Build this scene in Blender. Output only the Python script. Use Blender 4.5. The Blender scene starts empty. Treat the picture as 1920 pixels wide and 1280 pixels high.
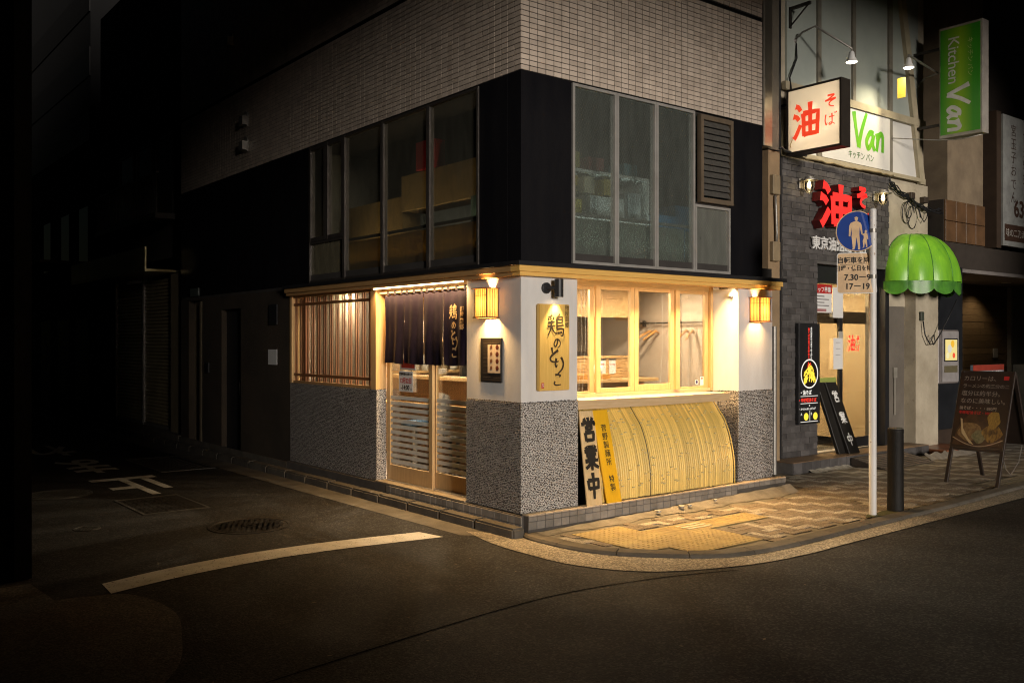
import bpy, bmesh, math, random
from mathutils import Vector, Matrix
R = random.Random(11)
sc = bpy.context.scene
COL = sc.collection
V = Vector
rad = math.radians

# ---------------------------------------------------------------- camera, sky, sun, exposure
CAM = V((-5.3313, -6.6038, 1.75))
cd = bpy.data.cameras.new('camera'); cam = bpy.data.objects.new('camera', cd); COL.objects.link(cam)
cam.location = CAM; cam.rotation_euler = (rad(90), 0, rad(51.648 - 90))
cd.lens = 32.475; cd.sensor_width = 36; cd.clip_end = 400; cd.clip_start = .05
sc.camera = cam
SUN_EL, SUN_AZ = 6.0, -17.0          # azimuth: degrees from -Y towards +X
sdir = V((math.sin(rad(SUN_AZ)) * math.cos(rad(SUN_EL)), -math.cos(rad(SUN_AZ)) * math.cos(rad(SUN_EL)), math.sin(rad(SUN_EL))))
w = bpy.data.worlds.new('World'); sc.world = w; w.use_nodes = True
nt = w.node_tree; nt.nodes.clear()
sky = nt.nodes.new('ShaderNodeTexSky'); sky.sky_type = 'NISHITA'; sky.sun_disc = False
sky.sun_elevation = rad(SUN_EL); sky.sun_rotation = math.atan2(sdir.x, sdir.y)
bg = nt.nodes.new('ShaderNodeBackground'); bg.inputs['Strength'].default_value = .0022
wo = nt.nodes.new('ShaderNodeOutputWorld')
nt.links.new(sky.outputs[0], bg.inputs[0]); nt.links.new(bg.outputs[0], wo.inputs[0])
sl = bpy.data.lights.new('sun', 'SUN'); sl.energy = 2.5; sl.angle = rad(11); sl.color = (1, .90, .79)
so = bpy.data.objects.new('sun', sl); COL.objects.link(so)
so.rotation_euler = (-sdir).to_track_quat('-Z', 'Y').to_euler(); so.location = (3, -20, 9)
vs = sc.view_settings; vs.view_transform = 'Standard'; vs.look = 'None'; vs.exposure = 0; vs.gamma = 1; vs.use_curve_mapping = False
sc.render.engine = 'CYCLES'
cy = sc.cycles
cy.use_denoising = True; cy.use_adaptive_sampling = False; cy.filter_width = 1.1; cy.max_bounces = 8; cy.diffuse_bounces = 3; cy.glossy_bounces = 3; cy.transmission_bounces = 5
cy.transparent_max_bounces = 12; cy.caustics_reflective = False; cy.caustics_refractive = False
cy.sample_clamp_indirect = 4; cy.blur_glossy = .5

# ---------------------------------------------------------------- materials
MATS = {}
def _mix(n, l, fac, a, b, blend='MIX'):
    m = n.new('ShaderNodeMix'); m.data_type = 'RGBA'; m.blend_type = blend
    for i, x in ((0, fac), (6, a), (7, b)):
        if hasattr(x, 'links') or hasattr(x, 'is_linked'): l.new(x, m.inputs[i])
        else: m.inputs[i].default_value = x if i == 0 else (*x[:3], 1)
    return m.outputs[2]
def mat(name, col, rough=.6, col2=None, ns=6, stretch=(1, 1, 1), bump=0, bs=80, metal=0, rnd=0, isl=0, speck=None, spec=.5, coat=0, trans=0, emit=0, rvar=0, rot=None, grain=None):
    if name in MATS: return MATS[name]
    m = bpy.data.materials.new(name); m.use_nodes = True; MATS[name] = m
    n, l = m.node_tree.nodes, m.node_tree.links
    p = n['Principled BSDF']
    g = n.new('ShaderNodeNewGeometry')
    mp = n.new('ShaderNodeMapping'); l.new(g.outputs['Position'], mp.inputs[0]); mp.inputs['Scale'].default_value = stretch
    if rot: mp.inputs['Rotation'].default_value = rot
    nz = n.new('ShaderNodeTexNoise'); nz.inputs['Scale'].default_value = ns; nz.inputs['Detail'].default_value = 6; nz.inputs['Roughness'].default_value = .62
    l.new(mp.outputs[0], nz.inputs['Vector'])
    cr = n.new('ShaderNodeMapRange'); cr.inputs[1].default_value = .33; cr.inputs[2].default_value = .67
    l.new(nz.outputs[0], cr.inputs[0])
    if col2 is None: col2 = tuple(c * .72 for c in col)
    c = _mix(n, l, cr.outputs[0], col, col2)
    if speck:
        for sk in (speck if isinstance(speck, list) else [speck]):
            sn = n.new('ShaderNodeTexNoise'); sn.inputs['Scale'].default_value = sk[1]; sn.inputs['Detail'].default_value = 1
            l.new(g.outputs['Position'], sn.inputs['Vector'])
            sr = n.new('ShaderNodeMapRange'); sr.inputs[1].default_value = sk[2]; sr.inputs[2].default_value = sk[2] + .05
            l.new(sn.outputs[0], sr.inputs[0])
            c = _mix(n, l, sr.outputs[0], c, sk[0])
    gv = None
    if grain:
        gv = n.new('ShaderNodeTexVoronoi'); gv.inputs['Scale'].default_value = grain[0]; l.new(g.outputs['Position'], gv.inputs['Vector'])
        sp_ = n.new('ShaderNodeSeparateColor'); l.new(gv.outputs['Color'], sp_.inputs[0])
        pw = n.new('ShaderNodeMath'); pw.operation = 'POWER'; pw.inputs[1].default_value = grain[2] if len(grain) > 2 else 1.6; l.new(sp_.outputs[0], pw.inputs[0])
        mr = n.new('ShaderNodeMapRange'); mr.inputs[3].default_value = 1 - grain[1] * .6; mr.inputs[4].default_value = 1 + grain[1] * 1.9; l.new(pw.outputs[0], mr.inputs[0])
        hv = n.new('ShaderNodeHueSaturation'); l.new(mr.outputs[0], hv.inputs['Value']); l.new(c, hv.inputs['Color']); c = hv.outputs[0]
    for amt, src in ((rnd, 'obj'), (isl, 'isl')):
        if amt:
            if src == 'obj': r = n.new('ShaderNodeObjectInfo').outputs['Random']
            else: r = g.outputs['Random Per Island']
            mr = n.new('ShaderNodeMapRange'); mr.inputs[3].default_value = 1 - amt; mr.inputs[4].default_value = 1 + amt
            l.new(r, mr.inputs[0])
            hv = n.new('ShaderNodeHueSaturation'); l.new(mr.outputs[0], hv.inputs['Value']); l.new(c, hv.inputs['Color']); c = hv.outputs[0]
    l.new(c, p.inputs['Base Color'])
    p.inputs['Roughness'].default_value = rough; p.inputs['Metallic'].default_value = metal
    p.inputs['Specular IOR Level'].default_value = spec; p.inputs['Coat Weight'].default_value = coat; p.inputs['Coat Roughness'].default_value = .08
    if trans: p.inputs['Transmission Weight'].default_value = trans
    if rvar:
        rr = n.new('ShaderNodeMapRange'); rr.inputs[3].default_value = rough - rvar; rr.inputs[4].default_value = rough + rvar
        l.new(cr.outputs[0], rr.inputs[0]); l.new(rr.outputs[0], p.inputs['Roughness'])
    if emit:
        l.new(c, p.inputs['Emission Color']); p.inputs['Emission Strength'].default_value = emit
    if bump:
        bn = n.new('ShaderNodeTexNoise'); bn.inputs['Scale'].default_value = bs; bn.inputs['Detail'].default_value = 4
        l.new(mp.outputs[0], bn.inputs['Vector'])
        b = n.new('ShaderNodeBump'); b.inputs['Strength'].default_value = bump; b.inputs['Distance'].default_value = .01
        l.new(bn.outputs[0], b.inputs['Height']); l.new(b.outputs[0], p.inputs['Normal'])
    return m
def emis(name, col, s):
    if name in MATS: return MATS[name]
    m = bpy.data.materials.new(name); m.use_nodes = True; MATS[name] = m
    n, l = m.node_tree.nodes, m.node_tree.links; n.clear()
    e = n.new('ShaderNodeEmission'); e.inputs[0].default_value = (*col, 1); e.inputs[1].default_value = s
    o = n.new('ShaderNodeOutputMaterial'); l.new(e.outputs[0], o.inputs[0]); return m
def paper(name, col, t=.6, spec=True):            # translucent sheet lit from behind
    if name in MATS: return MATS[name]
    m = bpy.data.materials.new(name); m.use_nodes = True; MATS[name] = m
    n, l = m.node_tree.nodes, m.node_tree.links; n.clear()
    d = n.new('ShaderNodeBsdfDiffuse'); d.inputs[0].default_value = (*col, 1)
    tr = n.new('ShaderNodeBsdfTranslucent'); tr.inputs[0].default_value = (*col, 1)
    mx = n.new('ShaderNodeMixShader'); mx.inputs[0].default_value = t
    l.new(d.outputs[0], mx.inputs[1]); l.new(tr.outputs[0], mx.inputs[2])
    o = n.new('ShaderNodeOutputMaterial'); l.new(mx.outputs[0], o.inputs[0]); return m
def glass(name, tint=(1, 1, 1), refl=1., wire=None, veil=None, blur=None, rough=.01):
    """thin pane: transparent + fresnel gloss; wire=(scale,width,col) diagonal mesh; veil=(col,amount); blur=(roughness,share)"""
    if name in MATS: return MATS[name]
    m = bpy.data.materials.new(name); m.use_nodes = True; MATS[name] = m
    n, l = m.node_tree.nodes, m.node_tree.links; n.clear()
    t = n.new('ShaderNodeBsdfTransparent'); t.inputs[0].default_value = (*tint, 1)
    cur = t.outputs[0]
    if blur:
        rf = n.new('ShaderNodeBsdfRefraction'); rf.inputs['Roughness'].default_value = blur[0]; rf.inputs['IOR'].default_value = 1.12; rf.inputs[0].default_value = (*tint, 1)
        mx = n.new('ShaderNodeMixShader'); mx.inputs[0].default_value = blur[1]
        l.new(cur, mx.inputs[1]); l.new(rf.outputs[0], mx.inputs[2]); cur = mx.outputs[0]
    g = n.new('ShaderNodeNewGeometry')
    if veil:
        d = n.new('ShaderNodeBsdfDiffuse'); d.inputs[0].default_value = (*veil[0], 1)
        nz = n.new('ShaderNodeTexNoise'); nz.inputs['Scale'].default_value = 3; nz.inputs['Detail'].default_value = 5
        mp = n.new('ShaderNodeMapping'); mp.inputs['Scale'].default_value = (4, 4, 1); l.new(g.outputs['Position'], mp.inputs[0]); l.new(mp.outputs[0], nz.inputs[0])
        mr = n.new('ShaderNodeMapRange'); mr.inputs[1].default_value = .3; mr.inputs[2].default_value = .75; mr.inputs[3].default_value = veil[1] * .75; mr.inputs[4].default_value = veil[1] * 1.25
        l.new(nz.outputs[0], mr.inputs[0])
        mx = n.new('ShaderNodeMixShader'); l.new(mr.outputs[0], mx.inputs[0]); l.new(cur, mx.inputs[1]); l.new(d.outputs[0], mx.inputs[2]); cur = mx.outputs[0]
    if wire:
        sx = n.new('ShaderNodeSeparateXYZ'); l.new(g.outputs['Position'], sx.inputs[0])
        def mth(op, a, b=None):
            k = n.new('ShaderNodeMath'); k.operation = op
            for i, q in enumerate((a, b)):
                if q is None: continue
                if isinstance(q, (int, float)): k.inputs[i].default_value = q
                else: l.new(q, k.inputs[i])
            return k.outputs[0]
        h = mth('ADD', sx.outputs[0], sx.outputs[1]); z = mth('MULTIPLY', sx.outputs[2], wire[3] if len(wire) > 3 else 1.)
        a = mth('LESS_THAN', mth('ABSOLUTE', mth('SUBTRACT', mth('FRACT', mth('MULTIPLY', mth('ADD', h, z), wire[0])), .5)), wire[1])
        b = mth('LESS_THAN', mth('ABSOLUTE', mth('SUBTRACT', mth('FRACT', mth('MULTIPLY', mth('SUBTRACT', h, z), wire[0])), .5)), wire[1])
        wv = mth('MAXIMUM', a, b)
        d = n.new('ShaderNodeBsdfPrincipled'); d.inputs['Base Color'].default_value = (*wire[2], 1); d.inputs['Roughness'].default_value = .35; d.inputs['Metallic'].default_value = .7
        mx = n.new('ShaderNodeMixShader'); l.new(wv, mx.inputs[0]); l.new(cur, mx.inputs[1]); l.new(d.outputs[0], mx.inputs[2]); cur = mx.outputs[0]
    gl = n.new('ShaderNodeBsdfGlossy'); gl.inputs['Roughness'].default_value = rough
    fr = n.new('ShaderNodeFresnel'); fr.inputs[0].default_value = 1.5
    fm = n.new('ShaderNodeMath'); fm.operation = 'MULTIPLY'; fm.inputs[1].default_value = refl; l.new(fr.outputs[0], fm.inputs[0])
    mx = n.new('ShaderNodeMixShader'); l.new(fm.outputs[0], mx.inputs[0]); l.new(cur, mx.inputs[1]); l.new(gl.outputs[0], mx.inputs[2])
    o = n.new('ShaderNodeOutputMaterial'); l.new(mx.outputs[0], o.inputs[0]); return m

# ---------------------------------------------------------------- mesh helpers
class B:
    def __init__(s): s.v = []; s.f = []
    def add(s, vs, fs):
        k = len(s.v); s.v += [tuple(p) for p in vs]; s.f += [tuple(i + k for i in q) for q in fs]; return s
    def box(s, x0, x1, y0, y1, z0, z1, M=None):
        vs = [V((x, y, z)) for z in (z0, z1) for y in (y0, y1) for x in (x0, x1)]
        if M: vs = [M @ p for p in vs]
        return s.add(vs, [(0, 2, 3, 1), (4, 5, 7, 6), (0, 1, 5, 4), (2, 6, 7, 3), (0, 4, 6, 2), (1, 3, 7, 5)])
    def quad(s, a, b, c, d): return s.add([a, b, c, d], [(0, 1, 2, 3)])
    def tube(s, pts, r, n=8, caps=True):
        pts = [V(p) for p in pts]; rings = []; up = None
        for i, p in enumerate(pts):
            t = (pts[min(i + 1, len(pts) - 1)] - pts[max(i - 1, 0)]).normalized()
            if up is None: up = t.orthogonal().normalized()
            u = up - t * up.dot(t)
            u = u.normalized() if u.length > 1e-5 else t.orthogonal().normalized(); up = u
            w_ = t.cross(u); rr = r[i] if isinstance(r, (list, tuple)) else r
            rings.append([p + (u * math.cos(2 * math.pi * k / n) + w_ * math.sin(2 * math.pi * k / n)) * rr for k in range(n)])
        vs = [q for ring in rings for q in ring]; fs = []
        for i in range(len(pts) - 1):
            for k in range(n): a, b = i * n + k, i * n + (k + 1) % n; fs.append((a, b, b + n, a + n))
        if caps: fs.append(tuple(reversed(range(n)))); fs.append(tuple(range((len(pts) - 1) * n, len(pts) * n)))
        return s.add(vs, fs)
    def cyl(s, p0, p1, r, n=16, r2=None): return s.tube([p0, p1], [r, r if r2 is None else r2], n)
    def lathe(s, c, prof, n=20, axis='Z'):
        vs = []; fs = []; c = V(c)
        for r, z in prof:
            for k in range(n):
                a = 2 * math.pi * k / n; x, y = r * math.cos(a), r * math.sin(a)
                vs.append(c + (V((x, y, z)) if axis == 'Z' else V((x, z, y)) if axis == 'Y' else V((z, x, y))))
        for i in range(len(prof) - 1):
            for k in range(n): a, b = i * n + k, i * n + (k + 1) % n; fs.append((a, b, b + n, a + n))
        fs.append(tuple(reversed(range(n)))); fs.append(tuple(range((len(prof) - 1) * n, len(prof) * n)))
        return s.add(vs, fs)
    def prism(s, poly, M, d):                     # 2-d outline in frame M (x right, y up), depth d towards +z of M
        n = len(poly); vs = [M @ V((x, y, 0)) for x, y in poly] + [M @ V((x, y, d)) for x, y in poly]
        fs = [tuple(reversed(range(n))), tuple(range(n, 2 * n))] + [(i, (i + 1) % n, (i + 1) % n + n, i + n) for i in range(n)]
        return s.add(vs, fs)
    def grid(s, fn, nu, nv):
        vs = [fn(i / nu, j / nv) for j in range(nv + 1) for i in range(nu + 1)]
        return s.add(vs, [(j * (nu + 1) + i, j * (nu + 1) + i + 1, (j + 1) * (nu + 1) + i + 1, (j + 1) * (nu + 1) + i) for j in range(nv) for i in range(nu)])
    def mesh(s, name, m=None, off=(0, 0, 0), smooth=False, bevel=0, seg=1, ang=None):
        me = bpy.data.meshes.new(name); o = V(off)
        me.from_pydata([V(p) - o for p in s.v], [], s.f)
        bm = bmesh.new(); bm.from_mesh(me)
        bmesh.ops.recalc_face_normals(bm, faces=bm.faces)
        if bevel: bmesh.ops.bevel(bm, geom=list(bm.edges), offset=bevel, segments=seg, affect='EDGES', clamp_overlap=True)
        bm.to_mesh(me); bm.free()
        if smooth:
            for p in me.polygons: p.use_smooth = True
            if ang: me.set_sharp_from_angle(angle=rad(ang))
        if m: me.materials.append(m)
        return me
BASE = {}
def base(o): return BASE.get(o, V((0, 0, 0))) if o else V((0, 0, 0))
def reg(o, parent, at):
    COL.objects.link(o)
    if parent: o.parent = parent
    o.location = V(at) - base(parent); BASE[o] = V(at)
    return o
def tag(o, label=None, cat=None, group=None, kind=None):
    if label: o['label'] = label
    if cat: o['category'] = cat
    if group: o['group'] = group
    if kind: o['kind'] = kind
    return o
def thing(name, label, cat, loc, group=None):
    o = bpy.data.objects.new(name, None); o.empty_display_size = .1
    return tag(reg(o, None, loc), label, cat, group)
def mk(name, b, m, parent=None, smooth=False, bevel=0, seg=1, ang=None, at=None, **pr):
    at = base(parent) if at is None else V(at)
    o = bpy.data.objects.new(name, b.mesh(name, m, at, smooth, bevel, seg, ang))
    reg(o, parent, at); return tag(o, **pr)
def inst(name, me, parent, at, rot=(0, 0, 0), scale=(1, 1, 1), m=None):
    o = bpy.data.objects.new(name, me); reg(o, parent, at); o.rotation_euler = rot; o.scale = scale
    if m:
        o.material_slots[0].link = 'OBJECT'; o.material_slots[0].material = m
    return o
def frame(o, right, up):
    r = V(right).normalized(); u = V(up).normalized(); n = r.cross(u)
    M = Matrix((r, u, n)).transposed().to_4x4(); M.translation = V(o); return M
FR = lambda x, y, z: frame((x, y, z), (1, 0, 0), (0, 0, 1))       # face towards the street (-Y)
FL = lambda x, y, z: frame((x, y, z), (0, -1, 0), (0, 0, 1))      # face towards the alley (-X)
def txt(name, body, m, parent, M, size, bold=0, ext=.0006, vert=False, line=1., sx=1., align='CENTER', wob=0, char=1.):
    c = bpy.data.curves.new('t', 'FONT'); c.body = '\n'.join(body) if vert else body
    c.size = size; c.offset = bold * size; c.extrude = ext; c.align_x = align; c.align_y = 'CENTER'; c.space_line = line; c.resolution_u = 3; c.space_character = char
    o = bpy.data.objects.new('t', c); me = bpy.data.meshes.new_from_object(o)
    bpy.data.objects.remove(o); bpy.data.curves.remove(c)
    bs_ = base(parent)
    for v in me.vertices:
        p = v.co.copy(); p.x *= sx
        if wob: p.x += wob * size * math.sin(p.y / size * 5 + 1); p.y += wob * size * math.sin(p.x / size * 6)
        v.co = (M @ V((p.x, p.y, p.z + ext))) - bs_
    me.materials.clear(); me.materials.append(m); me.name = name
    return reg(bpy.data.objects.new(name, me), parent, bs_)
def spline(pts, k=6):
    P = [V((p[0], p[1])) for p in pts]
    if len(P) < 3: return [P[0].lerp(P[1], i / 8) for i in range(9)]
    out = []
    for i in range(len(P) - 1):
        a, b, c, d = P[max(i - 1, 0)], P[i], P[i + 1], P[min(i + 2, len(P) - 1)]
        for j in range(k):
            t = j / k
            out.append(.5 * ((2 * b) + (c - a) * t + (2 * a - 5 * b + 4 * c - d) * t * t + (3 * b - a - 3 * c + d) * t ** 3))
    return out + [P[-1]]
def brush(name, strokes, m, parent, M, w_, h_, th, d=0, taper=.55, step=.0005, sub=True):
    """brush lettering: strokes in a 0-100 box -> ribbons; d>0 makes solid letters"""
    b = B(); Rr = random.Random(len(strokes) * 7)
    for k, st in enumerate(strokes):
        sharp = isinstance(st, tuple); pts = list(st[0]) if sharp else list(st)
        if sharp:
            Q = []
            for i in range(len(pts) - 1):
                A, C = V(pts[i]), V(pts[i + 1])
                Q += [A.lerp(C, j / 5) for j in range(5)]
            Q.append(V(pts[-1]))
        else: Q = spline(pts)
        L, Rt = [], []; n = len(Q)
        for i, p in enumerate(Q):
            t = (Q[min(i + 1, n - 1)] - Q[max(i - 1, 0)]); t = V((t.x * w_, t.y * h_)).normalized(); nn = V((-t.y, t.x))
            u = i / (n - 1); wd = th * (1.0 + .25 * math.exp(-((u - .03) / .12) ** 2) - (1 - taper) * u ** 2.2 + .05 * Rr.uniform(-1, 1))
            q = V((p.x / 100 * w_, p.y / 100 * h_)); L.append(q + nn * wd / 2); Rt.append(q - nn * wd / 2)
        poly = [tuple(q) for q in L] + [tuple(q) for q in reversed(Rt)]
        zo = k * step
        if d:
            N = len(L); fr = [M @ V((*q, d + zo)) for q in L + Rt]; bk = [M @ V((*q, 0)) for q in L + Rt]
            vs_ = fr + bk; fs = []
            for i in range(N - 1):
                fs.append((i, i + 1, N + i + 1, N + i)); fs.append((2 * N + i, 2 * N + i + 1, i + 1, i)); fs.append((N + i, N + i + 1, 3 * N + i + 1, 3 * N + i))
            fs.append((0, N, 3 * N, 2 * N)); fs.append((N - 1, 2 * N - 1, 4 * N - 1, 3 * N - 1))
            b.add(vs_, fs)
        else:
            N = len(L); vs_ = [M @ V((*q, zo + .0008)) for q in L + Rt]
            b.add(vs_, [(i, i + 1, N + i + 1, N + i) for i in range(N - 1)])
    return mk(name, b, m, parent)
G = {
 '鶏': [[(30, 98), (22, 92), (8, 88)], [(8, 84), (13, 75)], [(21, 86), (25, 77)], [(40, 89), (33, 77)], [(6, 64), (44, 68)], [(2, 47), (48, 52)],
        [(25, 74), (22, 42), (4, 8)], [(26, 46), (36, 28), (47, 18)], [(72, 104), (63, 90)], [(56, 90), (56, 36)], [(56, 89), (82, 90), (86, 86), (84, 64)],
        [(57, 77), (83, 77)], [(57, 64), (83, 64)], [(56, 50), (96, 53)], [(56, 37), (88, 38), (93, 30), (88, 8), (76, 10)], [(50, 22), (48, 10)], [(61, 24), (63, 14)], [(70, 25), (73, 15)], [(78, 26), (82, 18)]],
 'の': [[(56, 84), (48, 45), (26, 16), (10, 42), (30, 78), (60, 85), (88, 58), (80, 24), (52, 4)]],
 'と': [[(26, 98), (34, 60)], [(82, 80), (42, 56), (14, 30), (26, 8), (60, 4), (86, 8)]],
 'り': [[(22, 92), (14, 55), (22, 38), (30, 50)], [(62, 98), (80, 62), (70, 24), (34, -6)]],
 'こ': [[(24, 84), (50, 86), (80, 80), (64, 68)], [(22, 34), (14, 16), (36, 4), (84, 8)]],
 'そ': [[(26, 96), (76, 96), (50, 76), (26, 62), (8, 56)], [(8, 56), (88, 66), (52, 48), (38, 26), (50, 10), (76, 2)]],
 'ば': [[(14, 88), (8, 45), (16, 8), (24, 28)], [(38, 66), (82, 70)], [(60, 92), (62, 50), (60, 18), (44, 8), (38, 18), (56, 24), (84, 6)], [(82, 96), (87, 86)], [(93, 99), (98, 89)]],
 '油': [[(10, 96), (20, 92), (28, 80)], [(2, 68), (14, 64), (22, 54)], [(4, 2), (12, 12), (28, 40)], ([(62, 102), (62, 8)],), ([(38, 72), (40, 6)],), ([(37, 71), (90, 72), (86, 6)],), ([(40, 41), (87, 42)],), ([(40, 11), (86, 11)],)],
 '営': [[(20, 99), (29, 85)], [(48, 102), (51, 85)], [(82, 100), (71, 85)], ([(8, 82), (7, 66)],), ([(8, 79), (93, 80), (88, 66)],), ([(31, 67), (33, 48)],), ([(31, 66), (71, 67), (68, 48)],), ([(33, 50), (68, 50)],), [(52, 49), (46, 40)], ([(21, 38), (25, 2)],), ([(20, 37), (81, 38), (76, 2)],), ([(25, 6), (76, 6)],)],
 '業': [[(40, 102), (41, 80)], [(60, 102), (59, 80)], [(16, 97), (26, 82)], [(86, 99), (73, 82)], [(4, 77), (96, 79)], [(31, 76), (37, 65)], [(70, 77), (63, 65)], [(14, 62), (87, 64)], [(20, 50), (80, 51)], [(4, 36), (97, 38)], [(50, 64), (50, -4)], [(46, 36), (30, 18), (5, 6)], [(54, 36), (70, 18), (97, 6)]],
 '中': [([(14, 74), (18, 34)],), ([(13, 72), (88, 74), (82, 34)],), ([(18, 39), (82, 40)],), [(50, 104), (51, 50), (48, -6)]],
 'V': [[(4, 100), (20, 50), (36, 0)], [(36, 0), (60, 55), (92, 104)]],
 'a': [[(84, 78), (50, 84), (14, 40), (30, 6), (60, 30), (84, 78)], [(84, 78), (78, 30), (98, 0)]],
 'n': [[(12, 84), (22, 50), (10, 0)], [(16, 50), (50, 84), (74, 70), (72, 0)]],
}

# ---------------------------------------------------------------- palette
M_asph = mat('asphalt', (.031, .0285, .027), .78, (.025, .023, .0215), .9, bump=.8, bs=70, grain=(75, .75, 3.0), rvar=.08, spec=.25)
M_aggr = mat('exposed_aggregate', (.27, .24, .19), .82, (.19, .165, .13), 2.2, bump=.6, bs=70, grain=(80, .62, 1.7))
M_conc = mat('kerb_concrete', (.13, .112, .088), .88, (.07, .06, .047), 3.5, bump=.4, bs=60, speck=((.09, .085, .075), 90, .64), rnd=.08)
M_mort = mat('mortar', (.22, .20, .165), .9, (.11, .10, .08), 4, bump=.8, bs=40)
M_pavL = mat('paver_light', (.32, .29, .24), .82, (.24, .215, .18), 5, bump=.35, bs=150, grain=(105, .42), rnd=.12)
M_pavD = mat('paver_brown', (.175, .142, .106), .82, (.13, .104, .077), 5, bump=.35, bs=150, grain=(105, .42), rnd=.14)
M_yel = mat('tactile_yellow', (.42, .32, .13), .8, (.30, .225, .105), 5, bump=.3, bs=90, rnd=.07)
M_yelw = mat('tactile_worn', (.62, .56, .42), .75, (.45, .38, .24), 7, bump=.3, bs=90)
M_yelg = mat('tactile_grey', (.22, .19, .13), .8, (.14, .12, .09), 6, bump=.3, bs=90)
M_paint = mat('road_paint', (.76, .74, .70), .7, (.56, .54, .50), 7, bump=.4, bs=110, speck=((.12, .11, .10), 55, .665))
M_iron = mat('cast_iron', (.06, .055, .05), .55, (.035, .03, .027), 9, bump=.2, metal=.6)
M_seam = mat('seam_tar', (.012, .011, .010), .95, spec=.0)
M_plas = mat('white_plaster', (.68, .67, .66), .85, (.60, .585, .565), 2.2, stretch=(2.5, 2.5, .8), bump=.16, bs=40)
M_black = mat('black_granite', (.008, .008, .010), .15, (.012, .0115, .013), 1.6, stretch=(3, 3, .7), bump=.08, bs=40, rvar=.05, spec=.5)
M_tile = mat('wall_tile', (.63, .535, .45), .32, (.51, .425, .35), 2.5, stretch=(3, 3, .6), rnd=.13, bump=.03, bs=20)
M_tilej = mat('wall_tile_field', (.63, .535, .45), .32, (.51, .425, .35), 2.5, stretch=(3, 3, .6), isl=.13, bump=.03, bs=20)
M_grout = mat('tile_grout', (.035, .031, .028), .95)
M_mortw = mat('pebble_mortar', (.55, .52, .48), .9, (.42, .395, .36), 6, bump=.4, bs=90)
M_peb = mat('black_pebble', (.020, .017, .016), .42, (.045, .032, .026), 40, isl=.6)
M_wood = mat('light_timber', (.60, .40, .19), .55, (.50, .31, .135), 5, stretch=(1.2, 14, 14), bump=.08, bs=30)
M_woodv = mat('light_timber_upright', (.60, .40, .19), .55, (.50, .31, .135), 5, stretch=(14, 14, 1.2), bump=.08, bs=30, rnd=.08)
M_woody = mat('light_timber_long', (.50, .30, .125), .55, (.40, .225, .085), 5, stretch=(14, 1.2, 14), bump=.08, bs=30)
M_sill = mat('pale_timber', (.60, .45, .27), .6, (.52, .37, .20), 4, stretch=(1.2, 14, 14), bump=.06, bs=30)
M_lat = mat('red_brown_timber', (.30, .125, .050), .5, (.20, .08, .03), 6, stretch=(14, 14, 1.2), rnd=.15)
M_alu = mat('aluminium', (.58, .56, .53), .34, (.46, .44, .41), 6, metal=.5, bump=.05, bs=30)
M_alud = mat('dark_aluminium', (.10, .09, .08), .45, (.07, .06, .055), 6, metal=.6)
M_blk = mat('black_paint', (.014, .014, .016), .45, (.02, .02, .022), 8)
M_dark = mat('dark_wall', (.05, .045, .042), .85, (.03, .027, .025), 2, bump=.3, bs=30)
M_stuc = mat('dark_stucco', (.060, .042, .026), .9, (.030, .022, .014), 1.2, bump=.9, bs=90)
M_steel = mat('galvanised_pipe', (.36, .34, .31), .45, (.26, .25, .23), 7, metal=.6, bump=.1)
M_ptile = mat('plinth_tile', (.27, .245, .215), .6, (.17, .155, .135), 5, rnd=.16, bump=.2, bs=40)
M_pcap = mat('plinth_cap_tile', (.46, .38, .29), .55, (.36, .29, .215), 5, rnd=.08, bump=.15, bs=40)
M_bamb = mat('bamboo', (.82, .59, .17), .4, (.68, .47, .12), 7, stretch=(25, 25, 2.5), rnd=.24, bump=.1, bs=30)
M_white = mat('white_sheet', (.80, .80, .79), .6, (.74, .74, .73), 3)
M_ink = mat('black_ink', (.012, .011, .010), .6)
M_red = mat('red_ink', (.55, .02, .02), .55)
M_led = emis('led_warm', (1, .70, .34), 14)
WARM = (1, .61, .25)

def area(name, parent, at, sx, sy, e, col, direction, spread=None):
    L = bpy.data.lights.new(name, 'AREA'); L.shape = 'RECTANGLE'; L.size = sx; L.size_y = sy; L.energy = e; L.color = col
    if spread: L.spread = rad(spread)
    o = bpy.data.objects.new(name, L); reg(o, parent, at)
    d = V(direction).normalized(); up = 'Y'
    o.rotation_euler = d.to_track_quat('-Z', 'Y').to_euler(); return o
def point(name, parent, at, e, col, r=.02, spot=None, direction=None, blend=.5):
    L = bpy.data.lights.new(name, 'SPOT' if spot else 'POINT'); L.energy = e; L.color = col; L.shadow_soft_size = r
    o = bpy.data.objects.new(name, L)
    if spot: L.spot_size = rad(spot); L.spot_blend = blend
    reg(o, parent, at)
    if direction: o.rotation_euler = V(direction).normalized().to_track_quat('-Z', 'Y').to_euler()
    return o
def inside(p, poly):
    x, y = p; c = False
    for i in range(len(poly)):
        (x1, y1), (x2, y2) = poly[i], poly[i - 1]
        if (y1 > y) != (y2 > y) and x < (x2 - x1) * (y - y1) / (y2 - y1) + x1: c = not c
    return c
def dist(p): return (V(p) - CAM).length
fwd = V((math.cos(rad(51.648)), math.sin(rad(51.648)), 0)); rgt = V((fwd.y, -fwd.x, 0))
def seen(p, mg=.06):                     # is the point inside the camera's view (with a margin)
    q = V(p) - CAM; d = q.dot(fwd)
    if d < .3: return False
    return abs(q.dot(rgt) / d) < .554 + mg and abs(q.z / d) < .37 + mg

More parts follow.
